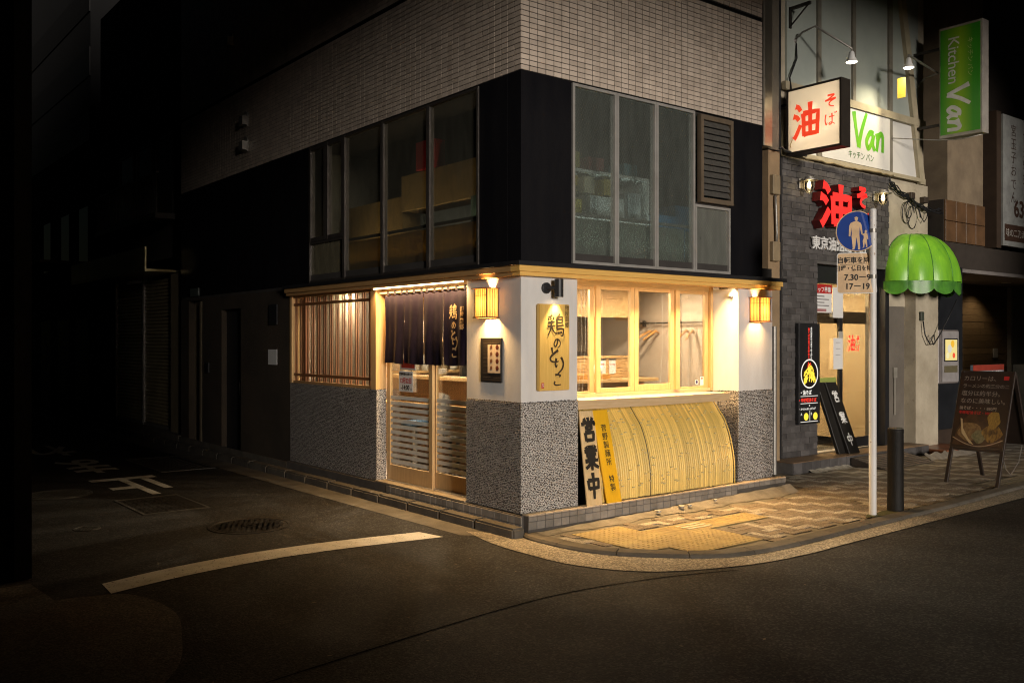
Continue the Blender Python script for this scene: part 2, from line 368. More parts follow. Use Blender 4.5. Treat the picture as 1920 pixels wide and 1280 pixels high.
# ---------------------------------------------------------------- road, sidewalk, kerbs
road = mk('road', B().quad((-80, -80, -.03), (80, -80, -.03), (80, 90, -.03), (-80, 90, -.03)), M_asph, kind='structure')
RZ = -.03
def sheet(name, pts, z, m, parent=None, **k): return mk(name, B().add([(x, y, z) for x, y in pts], [tuple(range(len(pts)))]), m, parent, **k)
kf = [(-.02, .02), (-.09, -.29), (-.04, -.83), (.145, -1.2), (.58, -1.64), (.95, -1.8), (1.5, -1.855), (2.5, -1.83), (3.5, -1.8), (4.7, -1.77), (6.56, -1.67), (9, -1.56), (15, -1.4), (24, -1.2)]
KF = [tuple(p) for p in spline(kf, 8)]
def offs(P, d):
    o = []
    for i, p in enumerate(P):
        a, b = V(P[max(i - 1, 0)]), V(P[min(i + 1, len(P) - 1)]); t = (b - a).normalized(); o.append((p[0] - t.y * d, p[1] + t.x * d))
    return o
KI = offs(KF, .15)
ap = [tuple(p) for p in spline([(-.30, .45), (-.42, -.1), (-.44, -.6), (-.37, -1.2), (-.03, -1.70), (.68, -2.0), (1.4, -2.08), (2.2, -2.06), (5.8, -1.97), (9, -1.85), (15, -1.68), (24, -1.48)], 8)]
b = B(); n = min(len(ap), len(KF))
sheet('gutter_apron', ap + [(24, -1.19)] + list(reversed(KF[:-1])), RZ + .006, M_aggr, kind='structure')
SW = KI + [(24, 3), (3.9, 3), (3.9, -.1), (0, -.1)]
side = sheet('sidewalk', SW, -.010, M_mort, kind='structure')
# kerb stones
L = [0]
for i in range(1, len(KF)): L.append(L[-1] + (V(KF[i]) - V(KF[i - 1])).length)
def along(P, s):
    for i in range(1, len(P)):
        if L[i] >= s: t = (s - L[i - 1]) / (L[i] - L[i - 1]); return V(P[i - 1]).lerp(V(P[i]), t)
    return V(P[-1])
s0 = 0.
while s0 < 16:
    s1 = s0 + .6; b = B(); ks = 5; prof = lambda s: [(along(KF, s), -.05), (along(KF, s), -.012), (along(KF, s).lerp(along(KI, s), .12), .006), (along(KF, s).lerp(along(KI, s), .97), .010), (along(KF, s).lerp(along(KI, s), .97), -.05)]
    rings = [prof(s0 + .004 + (s1 - s0 - .008) * k / ks) for k in range(ks + 1)]
    vs_ = [(p.x, p.y, z) for rg in rings for p, z in rg]
    fs = [(k * 5 + j, k * 5 + (j + 1) % 5, (k + 1) * 5 + (j + 1) % 5, (k + 1) * 5 + j) for k in range(ks) for j in range(5)] + [(4, 3, 2, 1, 0), tuple(range(ks * 5, ks * 5 + 5))]
    mk('kerb_stone', b.add(vs_, fs), M_conc, side); s0 = s1
# pavers: herringbone, light zigzag bands in brown
tact = {}
for r_, cols in enumerate(((0, 1), (0, 1), (0, 1, 2, 3), (1, 2, 3))):
    for c_ in cols: tact[(c_, r_)] = 'dot'
for c_ in range(2, 6): tact[(c_, 1)] = 'bar'
tact[(6, 1)] = 'dot'
TX0, TY0 = .30, -.36
def in_tact(x, y):
    c_, r_ = math.floor((x - TX0) / .3), math.floor((TY0 - y) / .3)
    return (c_, r_) in tact or (6.2 < x < 7.4 and -1.55 < y < -1.25)
cells = []
for i in range(-6, 140):
    for j in range(-20, 8):
        k = (i - j) % 4
        if k == 0: q = (i * .1, i * .1 + .2, j * .1, j * .1 + .1); bd = (i + j) // 2; o = 0
        elif k == 2: q = (i * .1, i * .1 + .1, (j - 1) * .1, (j + 1) * .1); bd = (i + j - 2) // 2; o = 1
        else: continue
        x0, x1, y0, y1 = q; cx, cy_ = (x0 + x1) / 2, (y0 + y1) / 2
        if cx > 13.5 or cy_ > (-.36 if cx < 3.95 else .56): continue
        if not all(inside(p, KI + [(24, 3), (3.9, 3), (3.9, -.1), (.1, -.1)]) for p in ((x0, y0), (x1, y0), (x0, y1), (x1, y1))): continue
        if any(in_tact(x, y) for x in (x0 + .015, cx, x1 - .015) for y in (y0 + .015, cy_, y1 - .015)): continue
        cells.append((dist((cx, cy_, 0)), cx, cy_, o, (bd % 3 == 0) != (R.random() < .06)))
cells.sort()
pm = {}
for o in (0, 1):
    hx, hy = ((.0965, .0465), (.0465, .0965))[o]
    bb = B().box(-hx, hx, -hy, hy, -.012, 0); me = bb.mesh('paver', M_pavL, bevel=.003); pm[o] = me
rest = {True: B(), False: B()}
for n_, (d_, x, y, o, lt) in enumerate(cells):
    dz = R.uniform(-.0015, .0015)
    if n_ < 300: inst('paver', pm[o], side, (x, y, dz), (R.uniform(-.006, .006), R.uniform(-.006, .006), 0), m=M_pavL if lt else M_pavD)
    else:
        hx, hy = ((.0965, .0465), (.0465, .0965))[o]; rest[lt].box(x - hx, x + hx, y - hy, y + hy, -.012, dz)
for lt in (True, False): mk('far_paver_field', rest[lt], mat('paver_light_far', (.30, .27, .225), .82, (.20, .175, .145), 5, isl=.16, speck=((.44, .41, .35), 150, .62)) if lt else mat('paver_brown_far', (.155, .122, .09), .82, (.10, .08, .058), 5, isl=.18), side, kind='stuff')
# tactile tiles
bb = B().box(-.1485, .1485, -.1485, .1485, -.012, .002)
for i in range(5):
    for j in range(5): bb.lathe((-.12 + .06 * i, -.12 + .06 * j, .002), [(.014, 0), (.009, .005)], 6)
md = bb.mesh('tactile_tile', M_yel)
bb = B().box(-.1485, .1485, -.1485, .1485, -.012, .002)
for j in range(4): bb.add([(x * sx, -.1125 + .075 * j + s * wy, z) for x, wy, z in ((.135, .017, .002), (.128, .010, .007)) for sx in (-1, 1) for s in (-1, 1)], [(4, 5, 7, 6), (0, 1, 5, 4), (2, 6, 7, 3), (0, 4, 6, 2), (1, 3, 7, 5)])
mb = bb.mesh('tactile_tile', M_yel)
for (c_, r_), kd in tact.items():
    o = inst('tactile_tile', md if kd == 'dot' else mb, side, (TX0 + .3 * c_ + .15, TY0 - .3 * r_ - .15, R.uniform(-.001, .001)), m=M_yel)
for k in range(4): inst('tactile_tile', mb, side, (6.35 + .3 * k, -1.4, 0), m=M_yelg)
# one paler replacement tile in the bar row
for k in range(3): inst('worn_tactile_bar', B().box(-.17, .17, -.018, .018, 0, .006).mesh('worn_tactile_bar', M_yelw, bevel=.004), side, (1.45, -.735 - .07 * k, .0035))
# mortar fillet that rises along the shop front
def fil(u, v_):
    x = -.02 + u * 4.0; return V((x, -.112 - v_ * (.15 - .03 * math.sin(x * 5) + .02 * math.sin(x * 13)), (.008 + .019 * x) * (1 - v_) ** 1.3 + .004 * math.sin(x * 23 + v_ * 9) * (1 - v_) - .004))
mk('mortar_fillet', B().grid(fil, 60, 6), M_mort, side, smooth=True)
# alley side: kerb, gutter
y = -.10; kb = 0
while y < 22:
    ln = .6; mk('alley_kerb_stone', B().box(-.175, -.032, y, y + ln - .008, -.06, .066 + R.uniform(-.004, .004)), M_conc, road, bevel=.018, seg=2); y += ln
sheet('alley_gutter', [(-.175, .05), (-.44, .35), (-.50, 4), (-.5, 22), (-.175, 22)], RZ + .004, mat('gutter_concrete', (.15, .135, .11), .85, (.08, .07, .058), 3, bump=.4, bs=60), kind='structure')
sheet('corner_apron', [tuple(p) for p in spline([(-3.86, .32), (-3.42, .165), (-3.30, -.4), (-3.42, -.95), (-3.72, -1.65), (-4.4, -2.2), (-6, -2.4), (-9, -2.45)], 6)] + [(-9, .9), (-3.9, .9)], RZ + .006, mat('dark_aggregate', (.095, .082, .065), .85, (.06, .052, .042), 2.2, bump=.6, bs=70, grain=(80, .62, 1.7)), kind='structure')  # same mix as the gutter apron in a darker tone
# painted markings
sheet('stop_line', [tuple(p) for p in spline([(-3.485, .58), (-2.95, .75), (-2.3, .85), (-1.7, .85), (-1.2, .79), (-.66, .70)], 5)] + [tuple(p) for p in spline([(-.60, .38), (-1.2, .47), (-1.7, .53), (-2.3, .53), (-2.95, .43), (-3.505, .265)], 5)], RZ + .004, M_paint, road)
def gtxt(ch, cx, cy_, wd, ht):
    M = frame((cx, cy_, RZ + .004), (-1, 0, 0), (0, -1, 0))
    o = txt('stop_lettering', ch, M_paint, road, M @ Matrix.Diagonal((wd, ht, 1, 1)), 1, bold=.02, ext=.0004); return o
gtxt('止', -1.86, 5.40, .85, 1.75); gtxt('ま', -1.9, 7.65, .8, 1.9); gtxt('れ', -1.95, 10.0, .8, 1.9)
b = B(); sp = spline([(-3.45, -2.05), (-2.6, -1.9), (-1.6, -1.75), (-.9, -1.72), (-.1, -1.85), (.5, -2.05)], 6)
for i in range(len(sp) - 1):
    p, q = sp[i], sp[i + 1]; b.quad((p.x, p.y - .006, RZ + .0035), (q.x, q.y - .006, RZ + .0035), (q.x, q.y + .006, RZ + .0035), (p.x, p.y + .006, RZ + .0035))
mk('asphalt_seam', b, M_seam, road)
def round_cover(x, y, r, label, stud, m=M_iron):
    t = thing('manhole_cover', label, 'manhole cover', (x, y, RZ))
    mk('rim', B().lathe((x, y, RZ), [(r * 1.08, 0), (r * 1.08, .006), (r * 1.0, .006), (r * .99, .001)], 40), m, t)
    mk('lid', B().lathe((x, y, RZ), [(r * .985, 0), (r * .985, .004)], 40), m, t)
    b = B(); st = stud; k = int(r / st)
    for i in range(-k, k + 1):
        for j in range(-k, k + 1):
            px, py = x + i * st + (j % 2) * st / 2, y + j * st
            dd = math.hypot(px - x, py - y)
            if dd < r * .9 and dd > r * .16: b.box(px - st * .3, px + st * .3, py - st * .2, py + st * .2, RZ + .004, RZ + .0075)
    for rr in (.15, .93): b.lathe((x, y, RZ + .004), [(r * rr, 0), (r * rr, .003), (r * (rr - .05), .003), (r * (rr - .05), 0)], 32)
    mk('stud_relief', b, m, t, kind='stuff')
round_cover(-1.78, 1.97, .36, 'large round dark manhole cover just behind the stop line', .055)
round_cover(-2.80, 5.1, .34, 'round grey manhole cover at the far left of the alley beside the lettering', .045, mat('worn_iron', (.20, .195, .185), .45, (.12, .115, .11), 9, metal=.6))
round_cover(-3.05, 2.79, .11, 'small round valve cover in the alley asphalt on the left', .03, mat('worn_iron', (.2, .2, .2)))
def grate(x0, x1, y0, y1, label):
    t = thing('rectangular_cover', label, 'manhole cover', ((x0 + x1) / 2, (y0 + y1) / 2, RZ))
    b = B()
    for q in ((x0, x1, y0, y0 + .03), (x0, x1, y1 - .03, y1), (x0, x0 + .03, y0 + .03, y1 - .03), (x1 - .03, x1, y0 + .03, y1 - .03)): b.box(*q, RZ, RZ + .007)
    mk('frame', b, mat('worn_iron', (.2, .2, .2)), t)
    mk('plate', B().box(x0 + .03, x1 - .03, y0 + .03, y1 - .03, RZ, RZ + .003), M_iron, t); b = B()
    nx, ny = int((x1 - x0 - .1) / .07), int((y1 - y0 - .1) / .07)
    for i in range(nx):
        for j in range(ny):
            cx, cy_ = x0 + .07 + i * .07, y0 + .07 + j * .07
            if (i + j) % 2: b.box(cx - .026, cx + .026, cy_ - .008, cy_ + .008, RZ + .003, RZ + .007)
            else: b.box(cx - .008, cx + .008, cy_ - .026, cy_ + .026, RZ + .003, RZ + .007)
    mk('tread_relief', b, M_iron, t, kind='stuff')
grate(-2.42, -1.72, 3.17, 4.25, 'rectangular checker-plate cover in front of the first painted character')
grate(-1.28, -.52, 6.2, 7.9, 'long rectangular checker-plate cover near the alley kerb')
b = B()
for k in range(70):
    x, y = R.uniform(-4, 6), R.uniform(-4.5, .2)
    if y > -2.2 and x > -.5: continue
    s = R.uniform(.008, .022); a = R.uniform(0, 3.1); b.add([(x + s * math.cos(a + q) * (1 if i % 2 else .5), y + s * math.sin(a + q) * (1 if i % 2 else .5), RZ + .003) for i, q in enumerate((0, 1.57, 3.14, 4.71))], [(0, 1, 2, 3)])
mk('road_litter', b, mat('dry_leaf', (.16, .125, .085), .8, isl=.5), kind='stuff', label='tiny dry leaf scraps scattered over the asphalt', cat='litter')
# rubble along the foot of the plinth
for x, y, s in ((1.62, -.20, .026), (1.98, -.19, .030), (2.09, -.205, .022), (2.52, -.19, .02)):
    t = B().lathe((x, y, .012 + .02 * x), [(s * .9, -.02), (s * 1.3, .0), (s * .5, .006)], 5)
    mk('mortar_lump', t, mat('pale_mortar', (.42, .39, .34), .9, bump=.5, bs=50), side)

# ---------------------------------------------------------------- corner building
cb = thing('corner_building', 'corner building with tiled upper wall, black stone band and timber shopfront', 'building', (0, 0, 0))
def cpart(name, b, m, **k): return mk(name, b, m, cb, **k)
# upper walls (shell), floors, hidden sides
cpart('upper_wall', B().box(.007, 3.60, .007, .20, 4.25, 9.2).box(.007, .20, .20, 9.2, 4.25, 9.2).box(3.45, 3.6, .2, 9.2, 2.6, 9.2).box(.2, 3.45, 9.05, 9.2, -.02, 9.2).box(.012, 3.6, .012, 9.2, 9.2, 9.35), M_grout)
cpart('floor_slab', B().box(.01, 3.79, .01, 9.19, 2.445, 2.60).box(.2, 3.45, .2, 9.05, 4.30, 4.4), M_dark)
# wall tiles
TL = []
def joint(z): return abs(z - 5.475) < .03
nz_ = 0
for i in range(36):
    for j in range(34):
        z = 4.276 + j * .05
        if joint(z): continue
        p = (.05 + i * .1, 0, z)
        if p[0] > 3.56: continue
        if seen(p, .09): TL.append((dist(p), 'R', p))
for i in range(92):
    for j in range(72):
        z = 4.276 + j * .05
        if joint(z): continue
        p = (0, .05 + i * .1, z)
        if 6.6 < z and 3.0 < p[1] < 4.9: continue
        if seen(p, .09): TL.append((dist(p), 'L', p))
TL.sort()
mR = B().box(-.0466, .0466, 0, .014, -.0217, .0217).mesh('wall_tile', M_tile, bevel=.0015)
mL = B().box(0, .014, -.0466, .0466, -.0217, .0217).mesh('wall_tile', M_tile, bevel=.0015)
fld = B()
for k, (d_, s_, p) in enumerate(TL):
    if k < 300: inst('wall_tile', mR if s_ == 'R' else mL, cb, p)
    elif s_ == 'R': fld.box(p[0] - .0466, p[0] + .0466, 0, .014, p[2] - .0217, p[2] + .0217)
    else: fld.box(0, .014, p[1] - .0466, p[1] + .0466, p[2] - .0217, p[2] + .0217)
cpart('far_tile_field', fld, M_tilej, kind='stuff')
cpart('movement_joint', B().box(.02, 3.58, .004, .014, 5.462, 5.488).box(.004, .014, .02, 9.15, 5.462, 5.488), M_seam)
# window higher up in the alley wall
wn = cpart('upper_alley_window', B().box(.004, .02, 3.02, 3.08, 6.6, 7.9).box(.004, .02, 4.82, 4.88, 6.6, 7.9).box(.004, .02, 3.08, 4.82, 6.6, 6.66), M_alud)
mk('pane', B().box(.012, .016, 3.08, 4.82, 6.66, 7.9), M_black, wn)
# black stone band
for x0, x1 in ((0, .625), (3.015, 3.60)): cpart('stone_panel', B().box(x0, x1, 0, .20, 2.487, 4.246), M_black, bevel=.002)
cpart('stone_panel', B().box(0, .20, .203, .648, 2.487, 4.246), M_black, bevel=.002)
y = 4.342
while y < 9.15:
    y1 = min(y + 1.215, 9.2)
    cpart('stone_panel', B().box(0, .20, y, y1 - .004, 2.487, 4.246), M_black, bevel=.002); y = y1
# upstairs windows
M_fro = glass('patterned_glass', (.90, .94, .92), .6, wire=(30, .030, (.20, .21, .20), .55), veil=((.26, .285, .255), .17), rough=.14)
M_frol = glass('patterned_glass_low', (.55, .58, .52), 1., wire=(34, .09, (.12, .13, .12), .55), veil=((.34, .35, .31), .5), rough=.16)
M_frL = glass('patterned_glass_alley', (.90, .89, .84), .35, veil=((.17, .17, .14), .17), rough=.12)
M_frLl = glass('patterned_glass_alley_low', (.7, .7, .62), .8, veil=((.30, .27, .18), .5), rough=.15)
def win(name, side_, a0, a1, z0, z1, m, fr=.035, dp=.06, off=-.012, pane=M_fro, label=None, glz=.5):
    f = B(); X = (lambda a, c, y0, y1, zz0, zz1: f.box(a, c, y0, y1, zz0, zz1)) if side_ == 'R' else (lambda a, c, y0, y1, zz0, zz1: f.box(y0, y1, a, c, zz0, zz1))
    X(a0, a0 + fr, off, off + dp, z0, z1); X(a1 - fr, a1, off, off + dp, z0, z1); X(a0 + fr, a1 - fr, off + .002, off + dp, z0, z0 + fr); X(a0 + fr, a1 - fr, off + .002, off + dp, z1 - fr, z1)
    o = cpart(name, f, m); g_ = B(); yo = off + dp * glz
    if side_ == 'R': g_.box(a0 + fr, a1 - fr, yo, yo + .004, z0 + fr, z1 - fr)
    else: g_.box(yo, yo + .004, a0 + fr, a1 - fr, z0 + fr, z1 - fr)
    mk('pane', g_, pane, o); return o
for x0, x1 in ((.632, 1.222), (1.226, 1.800), (1.804, 2.406)): win('upstairs_window', 'R', x0, x1, 2.50, 4.235, M_alu, .028)
win('upstairs_window', 'R', 2.41, 3.005, 2.50, 3.235, M_alu, .028, pane=M_frol)
win('upstairs_window', 'R', 2.41, 3.005, 3.24, 4.235, M_alud, .02, dp=.05, off=.004)
cpart('window_rail', B().box(.66, 3.0, .085, .115, 2.98, 3.01), M_alu)
jl = cpart('louvre_window', B().box(2.455, 2.50, -.055, .0, 3.26, 4.205).box(2.96, 3.003, -.055, .0, 3.26, 4.205).box(2.50, 2.96, -.053, .0, 3.26, 3.31).box(2.50, 2.96, -.053, .0, 4.155, 4.205), mat('bronze_frame', (.26, .20, .14), .45, metal=.5))
for k in range(12):
    z = 3.335 + k * .0685
    Mx = Matrix.Translation((2.73, -.03, z + .03)) @ Matrix.Rotation(rad(-28), 4, 'X')
    mk('glass_louvre', B().box(-.228, .228, -.003, .003, -.037, .037, Mx), mat('louvre_glass', (.10, .095, .085), .25, (.07, .065, .06), 30, bump=.1), jl)
for y0, y1 in ((.655, 1.548), (1.552, 2.494), (2.498, 3.402)): win('alley_window', 'L', y0, y1, 2.50, 4.235, M_alud, .026, pane=M_frL)
for y0, y1 in ((3.406, 3.868), (3.872, 4.335)): win('alley_window', 'L', y0, y1, 3.02, 4.235, M_alud, .05, pane=M_frL)
win('alley_window', 'L', 3.406, 4.335, 2.50, 3.015, M_alud, .026, pane=M_frLl)
cpart('window_rail', B().box(.085, .115, .68, 4.3, 2.97, 3.0), M_alud)
# room upstairs
cpart('upstairs_room', B().box(.19, 3.45, 4.8, 4.9, 2.6, 4.3).box(.2, 3.45, .3, 4.8, 2.600, 2.61), mat('room_grey', (.30, .30, .27), .9))
sh = thing('storage_shelf', 'white storage shelf behind the patterned upstairs windows facing the street', 'shelf', (1.7, .55, 2.61))
mk('carcass', B().box(.72, 2.15, .42, .80, 3.50, 3.53).box(.72, .75, .42, .8, 2.61, 3.5).box(2.12, 2.15, .42, .8, 2.61, 3.5).box(.75, 2.12, .42, .8, 3.02, 3.05).box(.75, 2.12, .79, .8, 2.61, 3.5), M_white, sh)
for x, z, w_, h_, c in ((.80, 3.36, .32, .10, (.55, .38, .06)), (1.22, 3.30, .14, .17, (.62, .55, .40)), (1.50, 3.30, .2, .17, (.50, .38, .10)), (.95, 3.55, .2, .16, (.55, .50, .12)), (1.28, 3.55, .22, .13, (.35, .10, .10)), (1.80, 3.55, .2, .12, (.15, .33, .42)), (.78, 3.06, .4, .16, (.55, .45, .10)), (1.30, 3.06, .5, .22, (.60, .62, .62)), (1.86, 3.06, .2, .3, (.55, .58, .60))):
    mk('stored_box', B().box(x, x + w_, .46, .70, z, z + h_), mat('box_%d_%d' % (int(x * 100), int(z * 100)), c, .7), sh)
tag(mk('storage_crate', B().box(2.30, 2.62, .45, .75, 2.61, 3.16).box(2.66, 2.92, .5, .75, 2.61, 3.30), mat('crate_blue', (.06, .22, .42), .6)), 'blue plastic crate behind the lower pane under the louvre window', 'crate')
sh2 = thing('alley_cabinet', 'tan cabinet standing behind the patterned upstairs windows on the alley side', 'cabinet', (.5, 2.0, 2.61))
mk('carcass', B().box(.42, .75, .70, 2.95, 2.61, 3.02).box(.50, .80, .70, 2.9, 3.30, 3.72).box(.55, .8, 2.95, 4.3, 3.05, 3.50), mat('tan_board', (.42, .30, .12), .7), sh2)
mk('bin', B().box(.44, .70, .75, 1.4, 3.03, 3.30), mat('teal_box', (.12, .22, .22), .6), sh2)
tag(mk('red_box', B().box(.45, .62, 2.15, 2.50, 3.73, 4.05), M_red), 'dark red box seen through an upstairs alley window', 'box')
cpart('low_screen', B().box(.64, 2.40, .14, .15, 2.52, 2.97).box(2.42, 3.0, .14, .15, 2.52, 2.95), paper('grey_film', (.42, .45, .40), .45))
cpart('low_screen', B().box(.14, .15, .68, 4.3, 2.52, 2.96), paper('tan_film', (.45, .34, .14), .45))

for nm_, x, y, sx_, e_, c_, d_, lb in (('a', 1.8, .24, 2.0, 7, (.84, 1, .90), (0, .25, 1), 'unseen slim cool tube lamp added behind the low screen of the street windows'), ('b', .26, 2.3, 3.0, 8, (1, .78, .48), (.25, 0, 1), 'unseen slim warm tube lamp added behind the low screen of the alley windows')):
    t = thing('fill_lamp', lb, 'lamp', (x, y, 2.66)); hx, hy = (sx_ / 2, .02) if nm_ == 'a' else (.02, sx_ / 2)  # added unseen uplights that brighten the things behind the upstairs glass
    mk('housing', B().box(x - hx, x + hx, y - hy, y + hy, 2.61, 2.655), M_white, t); area('tube_light', t, (x, y, 2.66), sx_, .03, e_, c_, d_)

# eaves: black flashing and timber beam on both fronts
cpart('eave_flashing', B().box(-.105, 3.93, -.105, .0, 2.445, 2.485).box(-.105, 0, 0.0, 4.93, 2.445, 2.485).box(3.80, 3.93, 0, .3, 2.445, 2.485), M_blk, bevel=.003)
M_beam = mat('warm_beam', (.84, .52, .15), .45, (.74, .43, .11), 5, stretch=(1.2, 14, 14), bump=.06, bs=30)
cpart('eave_beam', B().box(-.085, 3.88, -.085, .05, 2.39, 2.445).box(-.065, 3.86, -.065, .05, 2.352, 2.39), M_beam, bevel=.002)
cpart('eave_beam', B().box(-.085, .05, .05, 4.91, 2.39, 2.445).box(-.065, .05, .05, 4.90, 2.352, 2.39), M_woody, bevel=.002)
cpart('soffit', B().box(.70, 3.16, .05, .46, 2.385, 2.44).box(.05, .3, .86, 4.86, 2.385, 2.44), M_sill)
# plaster piers with pebble-dash dado
cpart('plaster_pier', B().box(0, .70, 0, .86, 1.18, 2.352), M_plas, bevel=.004)
cpart('plaster_pier', B().box(3.16, 3.79, 0, .46, 1.18, 2.352), M_plas, bevel=.004)
DZ0, DZ1 = .165, 1.178
cpart('pebble_dado', B().box(-.003, .703, -.003, .862, DZ0, DZ1), M_mortw)
cpart('pebble_dado', B().box(3.157, 3.793, -.003, .46, DZ0, DZ1), M_mortw)
cpart('pebble_dado', B().box(-.003, .12, 2.62, 4.90, DZ0, DZ1 + .02), M_mortw)
pb = B()
def pebbles(o, u, v_, nrm, wd, ht):
    o, u, v_, nrm = V(o), V(u), V(v_), V(nrm); s = .0182; j = 0; z = .006
    while z < ht:
        x = .004 + (j % 2) * s / 2
        while x < wd:
            c = o + u * (x + R.uniform(-.004, .004)) + v_ * (z + R.uniform(-.004, .004))
            r0 = R.uniform(.0050, .0082); e = R.uniform(.65, 1.0); a0 = R.uniform(0, 3.14); vs_ = []
            for rr, h in ((1, 0), (.62, .0045)):
                for k in range(6):
                    a = a0 + k * math.pi / 3; px, py = r0 * rr * math.cos(a - a0) * 1.15, r0 * rr * e * math.sin(a - a0)
                    vs_.append(c + u * (px * math.cos(a0) - py * math.sin(a0)) + v_ * (px * math.sin(a0) + py * math.cos(a0)) + nrm * h)
            pb.add(vs_, [(k, (k + 1) % 6, (k + 1) % 6 + 6, k + 6) for k in range(6)] + [(6, 7, 8, 9, 10, 11)])
            x += s
        z += s * .87; j += 1
H_ = DZ1 - DZ0 + .008
pebbles((-.003, -.003, DZ0), (1, 0, 0), (0, 0, 1), (0, -1, 0), .706, H_)
pebbles((-.003, .862, DZ0), (0, -1, 0), (0, 0, 1), (-1, 0, 0), .865, H_)
pebbles((3.157, -.003, DZ0), (1, 0, 0), (0, 0, 1), (0, -1, 0), .636, H_)
pebbles((3.157, .30, DZ0), (0, -1, 0), (0, 0, 1), (-1, 0, 0), .30, H_)
pebbles((-.003, 4.90, DZ0), (0, -1, 0), (0, 0, 1), (-1, 0, 0), 2.28, H_ + .02)
pebbles((-.003, 2.62, DZ0), (1, 0, 0), (0, 0, 1), (0, -1, 0), .123, H_ + .02)
cpart('pebble_dash', pb, M_peb, kind='stuff')
# plinth: core, nosing tiles and riser tiles
cpart('plinth', B().box(0.004, 3.90, -.100, .5, -.05, .155).box(-.030, .3, -.03, 4.95, -.05, .155), mat('plinth_grout', (.09, .08, .07), .9))
me_c = B().box(-.0475, .0475, -.048, .048, -.008, .008).mesh('plinth_cap_tile', M_pcap, bevel=.002)
me_n = B().box(-.0475, .0475, -.006, .006, -.021, .021).mesh('plinth_nose_tile', M_ptile, bevel=.002)
me_r = B().box(-.0475, .0475, -.006, .006, -.035, .035).mesh('plinth_riser_tile', M_ptile, bevel=.002)
for k in range(39):
    x = .052 + k * .1
    inst('plinth_cap_tile', me_c, cb, (x, -.062, .160), (R.uniform(-.01, .01), 0, 0))
    inst('plinth_nose_tile', me_n, cb, (x, -.104, .128))
    if k < 30: inst('plinth_riser_tile', me_r, cb, (x, -.103 + R.uniform(-.001, .003), .068))
for k in range(24):
    y = .0 + k * .1
    inst('plinth_side_tile', me_r, cb, (-.034, y, .112), (0, 0, rad(90))); inst('plinth_side_tile', me_n, cb, (-.034, y, .05), (0, 0, rad(90)))
cpart('door_step', B().box(-.03, .30, .865, 2.615, .157, .172), mat('step_tile', (.30, .24, .165), .6, (.2, .16, .11), 4, bump=.2, bs=40))
# rest of the alley front: dark stucco wall with doors
cpart('stucco_wall', B().box(.0, .2, 4.905, 6.60, -.03, 2.444).box(0, .2, 6.60, 7.36, 2.24, 2.444).box(0, .2, 7.36, 8.2, -.03, 2.444).box(0, .2, 8.2, 8.82, 2.42, 2.444).box(0, .2, 8.82, 9.2, -.03, 2.444), M_stuc)
dr = cpart('black_door', B().box(.08, .14, 6.61, 7.35, -.02, 2.235), M_blk); mk('door_handle', B().tube([(.07, 6.72, .95), (.04, 6.72, .95), (.04, 6.72, 1.15), (.07, 6.72, 1.15)], .010), M_alu, dr)
cpart('door_jamb', B().box(-.004, .196, 8.205, 8.30, -.02, 2.40).box(.10, .19, 8.30, 8.81, -.02, 2.41), mat('beige_door', (.30, .24, .155), .7))
cpart('alley_step', B().box(-.03, .0, 4.96, 9.2, -.03, .14), M_conc)
for (z, lb) in ((4.985, 'upper of the two steel vent hoods stacked on the tiled alley wall'), (4.62, 'lower of the two steel vent hoods stacked on the tiled alley wall'), (6.28, 'single steel vent hood high on the dark alley wall')):
    yy = 6.39 if z < 6 else 6.96; t = thing('vent_hood', lb, 'vent', (0, yy, z - .11))
    pr = [(-.075, -.11), (.075, -.11), (.075, .06), (.05, .105), (0, .12), (-.05, .105), (-.075, .06)]
    b = B().prism(pr, FL(0, yy, z), .02); mk('flange', b, M_steel, t)
    mk('hood', B().lathe((0, yy, z - .02), [(.0, .10), (.05, .085), (.068, .04), (.07, -.06), (.066, -.06), (.06, .03)], 14).box(-.09, 0, yy - .068, yy + .068, z - .085, z + .04), M_steel, t, bevel=0)
tag(mk('wall_notice', B().box(-.006, 0, 5.32, 5.61, 1.43, 1.64), M_white), 'small white paper notice on the dark alley wall', 'notice')
tag(mk('wall_hatch', B().box(-.02, 0, 5.30, 5.56, 1.98, 2.26), M_blk, bevel=.004), 'black hatch on the alley wall above the paper notice', 'hatch')
tag(mk('street_number_plate', B().box(-.015, 0, 8.35, 8.72, 2.49, 2.62), mat('green_grey_plate', (.10, .13, .12), .4)), 'small grey-green plate over the far alley doorway', 'plate')
tag(mk('doorbell_box', B().box(-.03, 0, 7.86, 7.98, 1.25, 1.42), M_blk, bevel=.006), 'small dark intercom box on the alley wall between the two doors', 'intercom')

